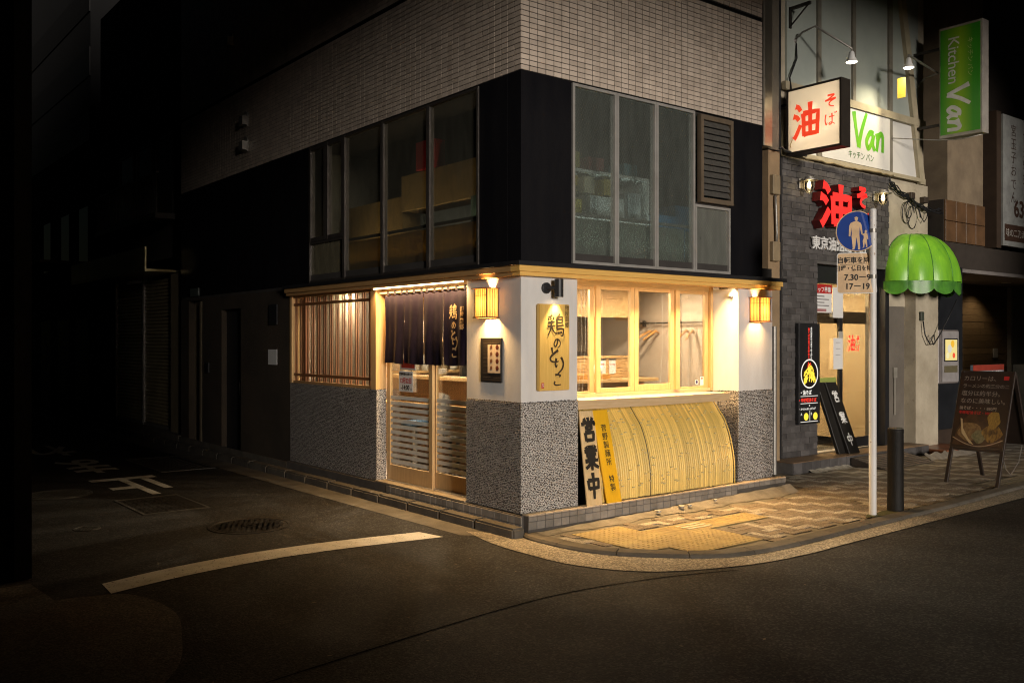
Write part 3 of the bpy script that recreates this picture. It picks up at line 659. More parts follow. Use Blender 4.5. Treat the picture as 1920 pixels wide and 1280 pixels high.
# ---------------------------------------------------------------- right-hand shop window
def bars(name, lst, m, bev=.002, parent=cb):
    b = B()
    for q in lst: b.box(*q)
    return mk(name, b, m, parent, bevel=bev)
M_cl = glass('clear_glass', (.97, .97, .95), .7, wire=(38, .009, (.40, .35, .28), .8))
M_cl2 = glass('plain_glass', (.97, .97, .95), .8)
YW = .40
cpart('window_head', B().box(.70, 3.16, YW - .01, YW + .06, 2.325, 2.385), M_sill)
cpart('window_cill_rail', B().box(.70, 3.16, YW - .03, YW + .07, 1.181, 1.215), M_sill)
for x0, x1, yo, bz in ((.66, 1.30, .03, 1.235), (1.305, 1.865, 0, 1.262), (1.87, 2.50, 0, 1.285), (2.565, 3.115, .03, 1.235)):
    y0 = YW + yo - .03; st = .06
    s_ = bars('window_sash', [(x0, x0 + st, y0, y0 + .035, 1.216, 2.325), (x1 - st, x1, y0, y0 + .035, 1.216, 2.325), (x0 + st, x1 - st, y0 + .002, y0 + .033, 1.216, bz), (x0 + st, x1 - st, y0 + .002, y0 + .033, 2.29, 2.325)], M_woodv)
    mk('pane', B().box(x0 + st, x1 - st, y0 + .015, y0 + .019, bz, 2.29), M_cl if x0 < 2.5 else M_cl2, s_)
cpart('window_post', B().box(2.50, 2.562, YW - .06, YW + .06, 1.216, 2.325), M_woodv, bevel=.002)
cpart('window_post', B().box(3.118, 3.157, YW - .04, YW + .06, 1.181, 2.385), M_woodv, bevel=.002)
cpart('window_post', B().box(.703, .76, YW + .01, YW + .09, 1.216, 2.325), M_woodv, bevel=.002)
def sill_front(x): return .02 - .05 * math.sin((x - .7) / 2.33 * math.pi)
b = B(); n = 24; vs_ = []; fs = []
for i in range(n + 1):
    x = .703 + (3.03 - .703) * i / n; yf = sill_front(x)
    vs_ += [(x, yf, 1.09), (x, yf, 1.178), (x, .368, 1.178), (x, .368, 1.09)]
for i in range(n):
    for j in range(4): fs.append((i * 4 + j, i * 4 + (j + 1) % 4, i * 4 + 4 + (j + 1) % 4, i * 4 + 4 + j))
fs += [(0, 1, 2, 3), tuple(n * 4 + k for k in (3, 2, 1, 0))]
cpart('window_shelf', B().add(vs_, fs), M_sill)
cpart('under_window_wall', B().box(.703, 3.157, .37, .45, .16, 1.18), M_blk)
# bamboo screen
bs_ = thing('bamboo_screen', 'curved split-bamboo screen leaning below the shop window', 'bamboo screen', (1.9, 0, .168))
prof = spline([(-.046, .170), (-.048, .32), (-.036, .47), (.012, .68), (.085, .86), (.165, .965), (.25, 1.07)], 3)
wS = .0304; N = 72
for k in range(N):
    x = .835 + k * wS + R.uniform(-.001, .001); dy = R.uniform(-.0015, .0015); rw = wS * .478; b = B(); vs_ = []; n = len(prof)
    nodes = sorted(R.sample(range(2, n - 2), 2)); dz0 = R.uniform(0, .008)
    for i, p in enumerate(prof):
        q = (prof[min(i + 1, n - 1)] - prof[max(i - 1, 0)]).normalized(); no = V((-q.y, q.x)); sc_ = 1.
        for dx, h in ((-rw, -.002), (-rw * .7, .0042), (rw * .0, .0068), (rw * .7, .0042), (rw, -.002)):
            vs_.append((x + dx, p.x + dy + no.x * h, p.y + no.y * h + (dz0 if i == 0 else 0)))
    fs = [(i * 5 + j, i * 5 + j + 1, i * 5 + 6 + j, i * 5 + 5 + j) for i in range(n - 1) for j in range(4)]
    b.add(vs_, fs)
    sl_ = mk('bamboo_slat', b, M_bamb, bs_, smooth=True)
    for i in nodes:
        p = prof[i].lerp(prof[i + 1], R.random()); mk('node_ridge', B().box(x - rw, x + rw, p.x + dy - .0145, p.x + dy - .002, p.y - .0055, p.y + .0055), mat('bamboo_node', (.66, .55, .28), .5), sl_)
for xx in (.815, 1.665, 3.025):
    b = B().tube([(xx, p.x - .004, p.y) for p in prof], .008, 6); mk('edge_strip', b, mat('bamboo_dark', (.10, .075, .03), .6) if xx == 1.665 else M_bamb, bs_, smooth=True)
# LED strip under the right-hand eave
ls = thing('led_strip', 'warm LED strip glowing under the eave above the shop window', 'light strip', (1.93, .045, 2.36))
mk('diffuser', B().box(.71, 3.15, .052, .070, 2.366, 2.384), M_led, ls)
area('strip_light', ls, (1.93, .062, 2.360), 2.42, .03, 112, WARM, (0, -.05, -1), 110)

# ---------------------------------------------------------------- alley-side entrance: lattice, door, curtain
cpart('door_post', B().box(-.012, .13, 2.62, 2.745, 1.20, 2.352), M_woodv, bevel=.003)
cpart('lattice_post', B().box(-.012, .11, 4.835, 4.90, 1.20, 2.352), M_woodv, bevel=.003)
la = cpart('lattice_frame', B().box(.01, .07, 2.745, 4.835, 1.20, 1.235), M_woody); mk('head_rail', B().box(.01, .07, 2.745, 4.835, 2.325, 2.352), M_woody, la)
mB = B().box(-.006, .006, -.010, .010, -.545, .545).mesh('lattice_bar', M_lat)
mB2 = B().box(-.026, .026, -.030, .030, -.545, .545).mesh('lattice_upright', M_lat)
ys = []; y = 2.80
while y < 4.80: ys += [y, y + .052]; y += .165
for y in ys: inst('lattice_bar', mB, la, (.04, y, 1.78))
inst('lattice_upright', mB2, la, (.046, 4.52, 1.78))
for z in (1.315, 2.235): mk('lattice_rail', B().box(.016, .026, 2.745, 4.835, z - .017, z + .017), M_lat, la)
mk('pane', B().box(.085, .089, 2.745, 4.835, 1.235, 2.325), M_cl2, la)
# sliding door leaves
XD = .13
def leaf(y0, y1, x0, paneM):
    st = .065
    o = bars('sliding_door', [(x0, x0 + .035, y0, y0 + st, .176, 2.28), (x0, x0 + .035, y1 - st, y1, .176, 2.28), (x0 + .002, x0 + .033, y0 + st, y1 - st, .176, .345), (x0 + .002, x0 + .033, y0 + st, y1 - st, 2.21, 2.28)], M_woodv)
    mk('pane', B().box(x0 + .016, x0 + .020, y0 + st, y1 - st, .345, 2.21), paneM, o)
    m = glass('frosted_stripe', (.75, .74, .70), .6, veil=((.80, .77, .70), .85), blur=(.5, .8), rough=.3)
    for k in range(12): mk('frosted_stripe', B().box(x0 + .0135, x0 + .0150, y0 + st, y1 - st, .37 + k * .066, .37 + k * .066 + .040), m, o)
    return o
leaf(.80, 1.735, XD + .045, M_cl2)
d2 = leaf(1.675, 2.615, XD, M_cl2)
cpart('door_head', B().box(.09, .24, .862, 2.62, 2.28, 2.385), M_woody)
cpart('door_threshold', B().box(.10, .26, .865, 2.615, .172, .177), M_alu)
nt_ = thing('door_notice', 'white paper notice with red date taped to the sliding door', 'notice', (XD - .004, 2.2, 1.19))
mk('sheet', B().box(XD - .004, XD - .002, 2.055, 2.345, 1.19, 1.42), M_white, nt_)
txt('date_lettering', '12月22日', M_red, nt_, FL(XD - .0045, 2.20, 1.310), .068, bold=.03, sx=.9)
txt('time_lettering', '-14:00', M_ink, nt_, FL(XD - .0045, 2.215, 1.235), .075, bold=.02, sx=.95); txt('time_lettering', 'LO', M_ink, nt_, FL(XD - .0045, 2.085, 1.222), .03)
txt('heading_lettering', '営業時間のお知らせ', M_ink, nt_, FL(XD - .0045, 2.20, 1.385), .031, bold=.02)
n2 = thing('red_notice', 'red and white card on the door partly under the curtain', 'notice', (XD - .004, 2.2, 1.45))
mk('sheet', B().box(XD - .004, XD - .002, 2.00, 2.33, 1.435, 1.56), M_white, n2); mk('red_band', B().box(XD - .0055, XD - .0042, 2.02, 2.29, 1.455, 1.545), M_red, n2)
# noren
nr = thing('shop_curtain', 'dark purple split curtain with gold lettering hanging over the sliding door', 'curtain', (.0, 1.67, 1.50))
mk('rod', B().cyl((.035, .865, 2.297), (.035, 2.60, 2.297), .013, 12), mat('pale_rod', (.70, .55, .33), .5), nr, smooth=True, ang=40)
M_nor = mat('purple_cloth', (.008, .006, .014), .40, (.014, .0095, .020), 14, bump=.25, bs=160)
M_gold = mat('gold_print', (.52, .36, .18), .6)
edges = [2.46, 2.065, 1.665, 1.265, .868]
def fold(k, u, v_):
    amp = .007 + .017 * v_; ph = k * 1.7
    return -.012 + amp * (math.sin(u * 7.3 + ph) * .6 + math.sin(u * 15 + ph * 2.1 + v_ * 1.5) * .35 + .4 * math.sin(u * 3.1 + k)) + .012 * math.sin(v_ * 5 + k) * v_
for k in range(4):
    ya, yb = edges[k] - .006, edges[k + 1] + .006; b = B()
    def fn(u, v_, k=k, ya=ya, yb=yb):
        pin = .014 * math.sin(u * math.pi) * math.sin(v_ * math.pi); c = (ya + yb) / 2; y = ya + (yb - ya) * u
        y = c + (y - c) * (1.03 - .018 * math.sin(v_ * 2.4 + k) * (1 if k % 2 else .4)) + .004 * math.sin(v_ * 6 + k)
        sag = .012 * math.sin(u * math.pi * 3) ** 2 * (1 - v_) ** 2
        return V((fold(k, u, v_) + .025, y, 2.265 - sag - .758 * v_ + .006 * math.sin(u * 5 + k) * v_))
    b.grid(fn, 36, 40); pn = mk('curtain_panel', b, M_nor, nr, smooth=True)
    for q in (.12, .5, .88):
        yy = ya + (yb - ya) * q; mk('loop', B().box(.014, .054, yy - .018, yy + .018, 2.262, 2.316), M_nor, nr, bevel=.006)
# gold lettering follows the last panel
def on_panel(o, k, ya, yb):
    bo = base(o)
    for v in o.data.vertices:
        p = v.co + bo; u = (p.y - ya) / (yb - ya); vv = (2.265 - p.z) / .758
        v.co.x = fold(k, min(max(u, 0), 1), vv) + .025 - .0035 - bo.x + (p.x + .1) * .0 + (-.0004) * (v.index % 3)
for ch, yc, zc, s in (('鶏', 1.105, 1.985, .15), ('の', 1.09, 1.885, .075), ('と', 1.10, 1.775, .10), ('り', 1.075, 1.69, .12), ('こ', 1.10, 1.60, .10)):
    o = brush('gold_lettering', G[ch], M_gold, nr, FL(-.1, yc + s / 2, zc - s * .1), s, s, s * (.10 if ch == '鶏' else .17)); on_panel(o, 3, edges[3] - .006, edges[4] + .006)
o = txt('gold_lettering', '麺屋周郷', M_gold, nr, FL(-.1, .935, 1.98), .062, vert=True, bold=.02, line=.95); on_panel(o, 3, edges[3] - .006, edges[4] + .006)
ls2 = thing('led_strip', 'warm LED strip glowing under the eave above the curtained door', 'light strip', (.045, 1.74, 2.36))
mk('diffuser', B().box(-.050, -.034, .868, 2.61, 2.338, 2.351), M_led, ls2)
area('strip_light', ls2, (-.042, 1.74, 2.334), 1.7, .02, 48, WARM, (.04, 0, -1), 135)

# ---------------------------------------------------------------- lamps and signs on the shop
M_shoji = paper('lantern_paper', (.88, .74, .46), .80)
M_ltim = mat('lantern_timber', (.30, .13, .045), .5, (.2, .085, .03), 8)
def lantern(o, r, u, label, e_=150):            # o: corner on the wall; r: along wall, out: away from the wall
    o, r, out = V(o), V(r), V(u); W, D, Hh = .195, .145, .285; z0 = o.z
    t = thing('wall_lantern', label, 'wall lamp', o)
    def bx(b, a0, a1, d0, d1, h0, h1):
        vs_ = [o + r * a + out * d + V((0, 0, h)) for h in (h0, h1) for d in (d0, d1) for a in (a0, a1)]
        return b.add(vs_, [(0, 2, 3, 1), (4, 5, 7, 6), (0, 1, 5, 4), (2, 6, 7, 3), (0, 4, 6, 2), (1, 3, 7, 5)])
    for a in (0, W - .012):
        for d in (.0, D - .012): mk('corner_post', bx(B(), a, a + .012, d, d + .012, .012, Hh - .008), M_ltim, t)
    mk('cap', bx(bx(bx(B(), -.022, W + .022, D - .05, D + .02, Hh - .008, Hh), -.022, .06, 0, D - .05, Hh - .008, Hh), W - .06, W + .022, 0, D - .05, Hh - .008, Hh), M_ltim, t); mk('base_plate', bx(bx(bx(bx(B(), -.012, W + .012, D - .012, D + .012, 0, .012), -.012, W + .012, 0, .012, 0, .012), -.012, .012, .012, D - .012, 0, .012), W - .012, W + .012, .012, D - .012, 0, .012), M_ltim, t)
    s = bx(bx(bx(B(), .012, W - .012, D - .007, D - .006, .012, Hh - .008), .005, .006, .012, D - .012, .012, Hh - .008), W - .006, W - .005, .012, D - .012, .012, Hh - .008)
    mk('paper_shade', s, M_shoji, t)
    for k in range(5):
        a = .012 + (W - .024) * (k + 1) / 6; mk('shade_bar', bx(B(), a - .0012, a + .0012, D - .0055, D - .001, .012, Hh - .008), M_ltim, t)
        d = .012 + (D - .024) * (k + 1) / 6
        for aa in (-.0, W - .005): mk('shade_bar', bx(B(), aa, aa + .0045, d - .0018, d + .0018, .012, Hh - .008), M_ltim, t)
    mk('cross_bar', bx(bx(B(), .012, W - .012, D - .0055, D - .0012, Hh * .74, Hh * .74 + .004), 0, .0045, .012, D - .012, Hh * .74, Hh * .74 + .004), M_ltim, t)
    mk('bulb', B().lathe(o + r * W * .5 + out * D * .5 + V((0, 0, .10)), [(.008, -.02), (.022, .01), (.026, .035), (.016, .06), (.004, .066)], 12), emis('bulb_glow', (1, .72, .36), 22), t, smooth=True)
    point('bulb_light', t, o + r * W * .5 + out * D * .62 + V((0, 0, .135)), e_, (1, .57, .20), .075)
lantern((0, .53, 1.972), (0, -1, 0), (-1, 0, 0), 'square paper lantern glowing on the alley side of the corner pier')
lantern((3.36, 0, 1.972), (1, 0, 0), (0, -1, 0), 'square paper lantern glowing on the right-hand pier of the shop', 48)
# spotlight and carved sign board
sp_ = thing('wall_spotlight', 'black cylinder spotlight over the yellow wooden sign board', 'spotlight', (.30, 0, 2.25))
mk('wall_disc', B().lathe((.295, 0, 2.25), [(.052, 0), (.052, -.022), (.045, -.028)], 24, 'Y'), M_blk, sp_, smooth=True, ang=40)
mk('knuckle', B().cyl((.295, -.02, 2.25), (.35, -.085, 2.25), .02, 12), M_blk, sp_)
mk('barrel', B().lathe((.375, -.10, 2.25), [(.030, .085), (.042, .082), (.042, -.085), (.036, -.085), (.034, -.05)], 24), M_blk, sp_, smooth=True, ang=40)
mk('lens', B().lathe((.375, -.10, 2.25), [(.033, -.07), (.033, -.074)], 20), emis('spot_lens', (1, .8, .5), 20), sp_)
point('spot_beam', sp_, (.375, -.112, 2.16), 34, (1, .78, .45), .02, 72, (-.05, .14, -1), .7)
bd = thing('sign_board', 'tall yellow wooden sign board with black brush lettering on the white corner pier', 'sign', (.36, -.02, 1.29))
mk('board', B().box(.175, .555, -.052, -.004, 1.29, 2.10), mat('sign_timber', (.70, .46, .13), .45, (.60, .37, .09), 4, stretch=(16, 16, 1.0), bump=.1, bs=20), bd, bevel=.008, seg=2)
M_char = mat('carved_letter', (.05, .032, .015), .5)
for ch, xc, zc, s in (('鶏', .375, 1.895, .215), ('の', .395, 1.735, .10), ('と', .36, 1.625, .145), ('り', .425, 1.53, .15), ('こ', .40, 1.395, .12)):
    brush('carved_lettering', G[ch], M_char, bd, FR(xc - s / 2, -.0528, zc - s / 2), s, s, s * (.085 if ch == '鶏' else .15))
txt('small_lettering', '麺屋周郷', M_char, bd, FR(.517, -.0528, 1.985), .055, vert=True, line=1.0)
mk('seal', B().box(.20, .232, -.0545, -.0528, 1.315, 1.365), M_red, bd); txt('seal_mark', '玉', M_white, bd, FR(.216, -.0550, 1.340), .034)
# menu board on the alley face of the corner pier
mb_ = thing('menu_board', 'black grid menu board below the lantern on the corner pier', 'menu', (0, .44, 1.36))
mk('backing', B().box(-.016, 0, .275, .605, 1.36, 1.785), M_blk, mb_, bevel=.003)
pm_ = mat('menu_plate', (.20, .17, .14), .5)
for k in range(11):
    z = 1.375 + k * .0365
    for y0, y1 in ((.28, .415), (.42, .555)): mk('menu_slat', B().box(-.0195, -.0162, y0, y1, z, z + .027), mat('menu_slat', (.045, .036, .03), .4, rnd=.3), mb_)
    if k: mk('menu_wire', B().box(-.0215, -.0165, .278, .556, z - .0055, z - .0035), pm_, mb_)
sheet_ = mk('menu_sheet', B().box(-.024, -.022, .285, .48, 1.45, 1.72), mat('menu_paper', (.55, .47, .38), .6), mb_)
for i in range(2):
    for j in range(4):
        yy, zz = (.33, .425)[i], 1.695 - j * .066
        if i == 0: mk('bowl_picture', B().lathe((-.0243, yy, zz), [(.024, 0), (.024, -.0006), (.012, -.0012)], 14, 'X'), mat('bowl_red', (.10, .02, .015), .5), sheet_)
        else: txt('dish_lettering', '麺', mat('menu_ink', (.20, .08, .04), .6), sheet_, FL(-.0245, yy, zz), .04, wob=.1)
# boards leaning by the bamboo screen
def lean(name, label, cat, x0, x1, z1, yb, yt, th, m, x_sh=0, z0=.1685):
    t = thing(name, label, cat, ((x0 + x1) / 2, yb, z0))
    up = V((-x_sh, yt - yb, z1 - z0)); Lh = up.length; r = V((1, 0, 0)); u = (up - r * up.dot(r) * 0).normalized(); nrm = r.cross(u).normalized()
    M = Matrix((r, u, nrm)).transposed().to_4x4(); M.translation = V((x0, yb, z0))
    mk('board', B().box(0, x1 - x0, 0, Lh, -th, 0, M), m, t, bevel=.004); return t, M, x1 - x0, Lh
t, M, W, Lh = lean('open_sign_board', 'pale wooden board with huge black brush lettering leaning by the corner pier', 'sign', .735, .935, 1.075, -.106, .015, .02, mat('raw_board', (.66, .50, .28), .6, (.56, .40, .20), 4, stretch=(16, 16, 1.2)), x_sh=-.0)
for ch, v0 in (('営', .615), ('業', .345), ('中', .075)):
    brush('brush_lettering', G[ch], M_ink, t, M @ Matrix.Translation((.012, v0, .001)), W - .018, .23, .037, taper=.85)
t, M, W, Lh = lean('noodle_maker_board', 'bright yellow board with small black lettering leaning on the bamboo screen', 'sign', 1.00, 1.20, 1.075, -.106, .012, .02, mat('yellow_board', (.80, .46, .012), .5, (.74, .40, .01), 4, stretch=(16, 16, 1.2)), x_sh=.09)
txt('lettering', '菅野製麺所　特製', M_ink, t, M @ Matrix.Translation((W * .55, Lh * .48, .001)), .075, vert=True, line=1.12, bold=.008)
# small wall sensor on the right pier return
t = thing('door_sensor', 'small white sensor high on the pier beside the shop window', 'sensor', (3.155, .10, 2.27))
mk('body', B().lathe((3.155, .09, 2.27), [(.022, 0), (.02, -.02), (.01, -.03)], 14, 'X'), M_white, t); mk('bracket', B().box(3.140, 3.1565, .105, .14, 2.26, 2.30), M_alu, t)

# ---------------------------------------------------------------- interior of the shop
M_iw = mat('inner_plaster', (.60, .50, .40), .85, (.54, .44, .35), 2, bump=.1, bs=30)
M_ctr = mat('counter_timber', (.58, .38, .17), .5, (.48, .29, .12), 4, stretch=(1.2, 1.2, 10))
cpart('inner_wall', B().box(3.45, 3.55, .46, 5.1, .15, 2.445).box(.2, 3.45, 5.0, 5.1, .15, 2.445), M_iw)
cpart('inner_floor', B().box(.12, 3.45, .45, 5.0, .10, .17), mat('inner_floor', (.14, .11, .09), .6))
cpart('inner_ceiling', B().box(.3, 3.45, .47, 5.0, 2.415, 2.444), mat('inner_ceiling', (.50, .44, .36), .8))
cpart('side_partition', B().box(.42, .50, 3.35, 5.0, .17, 2.41), mat('cream_board', (.72, .58, .42), .8, (.52, .40, .27), 3, stretch=(8, 8, .6)))
ct = thing('serving_counter', 'L-shaped pale timber serving counter inside the shop', 'counter', (1.4, 1.6, .17))
mk('counter_top', B().box(1.15, 3.15, 1.20, 1.52, 1.265, 1.305).box(1.15, 1.50, 1.52, 4.6, 1.262, 1.303), M_ctr, ct, bevel=.004)
mk('counter_front', B().box(1.32, 3.10, 1.40, 1.44, .17, 1.262).box(1.32, 1.36, 1.44, 4.6, .17, 1.26), mat('counter_front', (.30, .17, .07), .6, (.2, .11, .045), 4, stretch=(10, 10, 1)), ct)
for k in range(6): mk('back_board', B().box(1.53, 3.12, 1.53, 1.555, 1.306 + k * .040, 1.343 + k * .040), M_ctr, ct)
mk('back_board_cap', B().box(1.50, 3.14, 1.52, 1.60, 1.547, 1.575), M_ctr, ct)
hd = thing('overhead_cabinet', 'light wood overhead cabinet above the kitchen hatch', 'cabinet', (2.3, 1.6, 2.04))
mk('fascia', B().box(1.32, 3.12, 1.50, 1.54, 2.045, 2.41).box(1.32, 1.36, 1.54, 4.6, 2.045, 2.41), M_ctr, hd); mk('end_panel', B().box(3.085, 3.12, 1.54, 1.9, 2.02, 2.41), M_ctr, hd)
mk('cornice', B().box(1.30, 3.13, 1.485, 1.50, 2.27, 2.285), M_ctr, hd)
kt = thing('extractor_hood', 'dark steel extractor hood and ducts behind the serving hatch', 'extractor hood', (2.6, 2.6, 1.3))
M_ss = mat('stainless', (.30, .28, .26), .3, (.2, .19, .18), 4, metal=.9); M_kd = mat('kitchen_dark', (.025, .022, .02), .5)
mk('back_panel', B().box(1.6, 3.44, 3.2, 3.25, .6, 2.4), M_kd, kt)
mk('hood_canopy', B().prism([(0, 0), (.75, 0), (.45, .5), (.1, .5)], FR(2.55, 3.0, 1.62), .5), M_ss, kt)
mk('duct', B().box(2.05, 2.25, 2.5, 2.7, 1.5, 2.4), M_ss, kt); mk('duct', B().cyl((2.42, 2.4, 1.55), (2.42, 2.4, 2.3), .06, 12), M_ss, kt)
mk('range', B().box(1.7, 3.4, 2.55, 3.15, .2, 1.42), M_kd, kt); mk('stock_pot', B().lathe((2.2, 2.8, 1.42), [(.16, 0), (.16, .22), (.17, .23), (.15, .23)], 20), M_ss, kt)
bs3 = thing('back_shelf', 'bright kitchen back shelf with jars seen through the door', 'shelf', (2.3, 4.4, 1.3))
mk('shelf_board', B().box(1.55, 2.9, 4.55, 4.95, 1.30, 1.33).box(1.55, 2.9, 4.55, 4.95, 1.75, 1.78), M_ctr, bs3)
for k in range(7):
    x = 1.62 + k * .17; mk('jar', B().lathe((x, 4.65, 1.33), [(.05, 0), (.055, .03), (.055, .12 + .04 * (k % 3)), (.035, .15 + .04 * (k % 3))], 12), mat('jar_%d' % (k % 3), ((.6, .5, .35), (.2, .16, .1), (.5, .5, .45))[k % 3], .4), bs3)
# counter-top things
for (x, y, lb, c) in ((1.72, 1.30, 'white cup with a glowing upper half standing on the counter at the left of the window', (.8, .76, .68)), ):
    t = thing('cup', lb, 'cup', (x, y, 1.306)); mk('body', B().lathe((x, y, 1.306), [(.035, 0), (.04, .06)], 14), M_kd, t); mk('shade', B().lathe((x, y, 1.366), [(.04, 0), (.04, .075)], 14), emis('cup_glow', (1, .8, .5), 1.2), t)  # upper half is brightened by its own emission, no lamp inside
t = thing('teapot', 'round white pot on the serving counter behind the window', 'pot', (2.22, 1.32, 1.306))
mk('body', B().lathe((2.22, 1.32, 1.36), [(.03, 0), (.06, .025), (.07, .06), (.055, .10), (.02, .12)], 16), M_white, t, smooth=True); mk('knob', B().lathe((2.22, 1.32, 1.48), [(.012, 0), (.014, .012), (.006, .02)], 10), M_white, t)
for x, lb in ((1.98, 'left wooden condiment box on the serving counter'), (2.28, 'right wooden condiment box on the serving counter')):
    tag(mk('condiment_box', B().box(x - .12, x + .10, 1.26, 1.40, 1.306, 1.365), mat('condiment_wood', (.50, .24, .05), .5), bevel=.004), lb, 'box')
for x, lb in ((2.50, 'left of two menu cards hanging on the counter back board'), (2.67, 'right of two menu cards hanging on the counter back board')):
    t = thing('menu_card', lb, 'menu', (x, 1.525, 1.38)); mk('card', B().box(x - .055, x + .055, 1.520, 1.523, 1.355, 1.525), M_white, t); mk('clip', B().box(x - .06, x + .06, 1.514, 1.524, 1.525, 1.54), M_kd, t)
    txt('lettering', 'お品書き', M_red, t, FR(x, 1.5195, 1.47), .024)
# coat rail and hangers on the right inner wall
t = thing('coat_rail', 'dark coat rail on the inner wall behind the window', 'rail', (3.44, 1.4, 1.98))
mk('bar', B().cyl((3.40, .62, 1.985), (3.40, 1.75, 1.985), .010, 8), M_kd, t)
for yy in (.66, 1.70): mk('bracket', B().box(3.40, 3.452, yy - .01, yy + .01, 1.94, 2.02), M_kd, t)
for k, (yy, lb) in enumerate(((1.56, 'leftmost wooden coat hanger on the rail'), (1.46, 'second wooden coat hanger from the left on the rail'), (.95, 'third wooden coat hanger from the left on the rail'), (.86, 'rightmost wooden coat hanger on the rail'))):
    t = thing('coat_hanger', lb, 'hanger', (3.36, yy, 1.85), 'hangers on the coat rail')
    a = rad(12 * (k - 1.5)); c, s = math.cos(a), math.sin(a); P_ = lambda d, z: (3.38 - .0 + d * c, yy + d * s, z)
    mk('hook', B().tube([P_(0, 1.88), P_(0, 1.93), P_(-.012, 1.985), P_(0, 2.0), P_(.012, 1.99)], .003, 5), M_alu, t)
    mk('shoulder', B().tube([P_(-.21, 1.77), P_(-.12, 1.825), P_(0, 1.885), P_(.05, 1.85)], [.012, .015, .017, .012], 8), mat('hanger_wood', (.55, .26, .07), .5), t, smooth=True)
t = thing('light_switch', 'white light switch on the inner wall near the right window edge', 'switch', (3.45, .66, 1.28)); mk('plate', B().box(3.437, 3.449, .60, .68, 1.27, 1.41), M_white, t, bevel=.003); mk('rocker', B().box(3.432, 3.437, .62, .66, 1.31, 1.37), M_white, t)
t = thing('inner_door', 'grey-beige inner door panel behind the rightmost window pane', 'door', (3.43, .8, .17)); mk('panel', B().box(3.405, 3.43, .47, .58, .17, 2.40), mat('grey_door', (.34, .29, .23), .7), t)
for x, lb in ((2.93, 'round blue and white sticker at the bottom of the right window pane'), (3.02, 'rounded white sticker at the bottom corner of the right window pane')):
    t = thing('window_sticker', lb, 'sticker', (x, YW + .01, 1.27)); rr = .030
    if x < 3: mk('disc', B().lathe((x, YW + .014, 1.285), [(rr, 0), (rr, -.001)], 18, 'Y'), M_white, t); mk('ring', B().lathe((x, YW + .0128, 1.285), [(rr * .7, 0), (rr * .7, -.0008), (rr * .45, -.0008), (rr * .45, 0)], 18, 'Y'), mat('blue_print', (.10, .10, .35), .5), t)
    else: mk('card', B().box(x - .03, x + .03, YW + .012, YW + .014, 1.245, 1.345), M_white, t, bevel=.0008); mk('face_mark', B().lathe((x, YW + .0115, 1.325), [(.014, 0), (.014, -.0008), (.009, -.0008), (.009, 0)], 14, 'Y'), M_red, t)
for x, lb in ((1.18, 'left thin white blind cord behind the first window pane'), (1.23, 'right thin white blind cord behind the first window pane'), (2.41, 'thin white blind cord behind the third window pane'), (2.88, 'thin white blind cord hanging behind the last window pane')):
    tag(mk('blind_cord', B().tube([(x, YW + .07, 2.33), (x + .02, YW + .075, 1.75), (x - .03, YW + .07, 1.24)], .0022, 5), M_white), lb, 'cord')
# seat with patterned cloth by the door
t = thing('chair', 'dark chair with a black and white patterned cloth over its back inside the door', 'chair', (.85, 2.3, .17))
mk('seat', B().box(.65, 1.05, 2.1, 2.5, .60, .65), M_kd, t)
for x in (.68, 1.02):
    for yy in (2.13, 2.47): mk('leg', B().box(x - .015, x + .015, yy - .015, yy + .015, .17, .60), M_kd, t)
mk('draped_cloth', B().grid(lambda u, v_: V((.64 + .03 * math.sin(u * 9) - .10 * v_ * math.sin(u * 3.1), 2.08 + .44 * u, 1.16 - .06 * (2 * u - 1) ** 2 - .46 * v_)), 20, 16), mat('patterned_cloth', (.75, .73, .70), .8, (.01, .01, .012), 26, stretch=(1, 1.5, .6)), t, smooth=True)
t = thing('stool', 'blue padded stool seen through the door stripes', 'stool', (.75, 3.0, .17))
mk('seat', B().lathe((.75, 3.0, .72), [(.15, 0), (.17, .02), (.16, .06), (.1, .07)], 20), mat('blue_vinyl', (.05, .11, .20), .4), t); mk('leg', B().cyl((.75, 3.0, .17), (.75, 3.0, .72), .03, 12), M_alu, t)
tag(mk('storage_box', B().box(1.05, 1.30, 1.75, 2.10, .95, 1.10), mat('navy_box', (.03, .04, .06), .5), bevel=.01), 'dark blue box on the ledge behind the right door leaf', 'box')
tag(mk('box_ledge', B().box(1.02, 1.32, 1.5, 4.5, .925, .95), M_ctr), 'low timber ledge under the serving counter', 'ledge')
# bowls and dispenser on the counter by the door
for k, (x, y, lb) in enumerate(((1.25, 3.2, 'stack of white bowls at the left of the counter'), (1.28, 2.55, 'glass jar of chopsticks on the counter'), (1.25, 2.25, 'glass condiment pot on the counter near the door edge'))):
    t = thing('bowl_stack' if k == 0 else 'condiment_jar', lb, 'bowls' if k == 0 else 'jar', (x, y, 1.304))
    if k == 0:
        for j in range(3): mk('bowl', B().lathe((x, y, 1.304 + j * .025), [(.04, 0), (.09, .04), (.10, .05), (.095, .05), (.05, .01)], 18), M_white, t, smooth=True)
    else: mk('body', B().lathe((x, y, 1.304), [(.05, 0), (.055, .02), (.055, .11), (.04, .13)], 16), mat('jar_1', (.2, .16, .1), .4), t); mk('lid', B().lathe((x, y, 1.434), [(.045, 0), (.045, .02)], 16), M_alu, t)
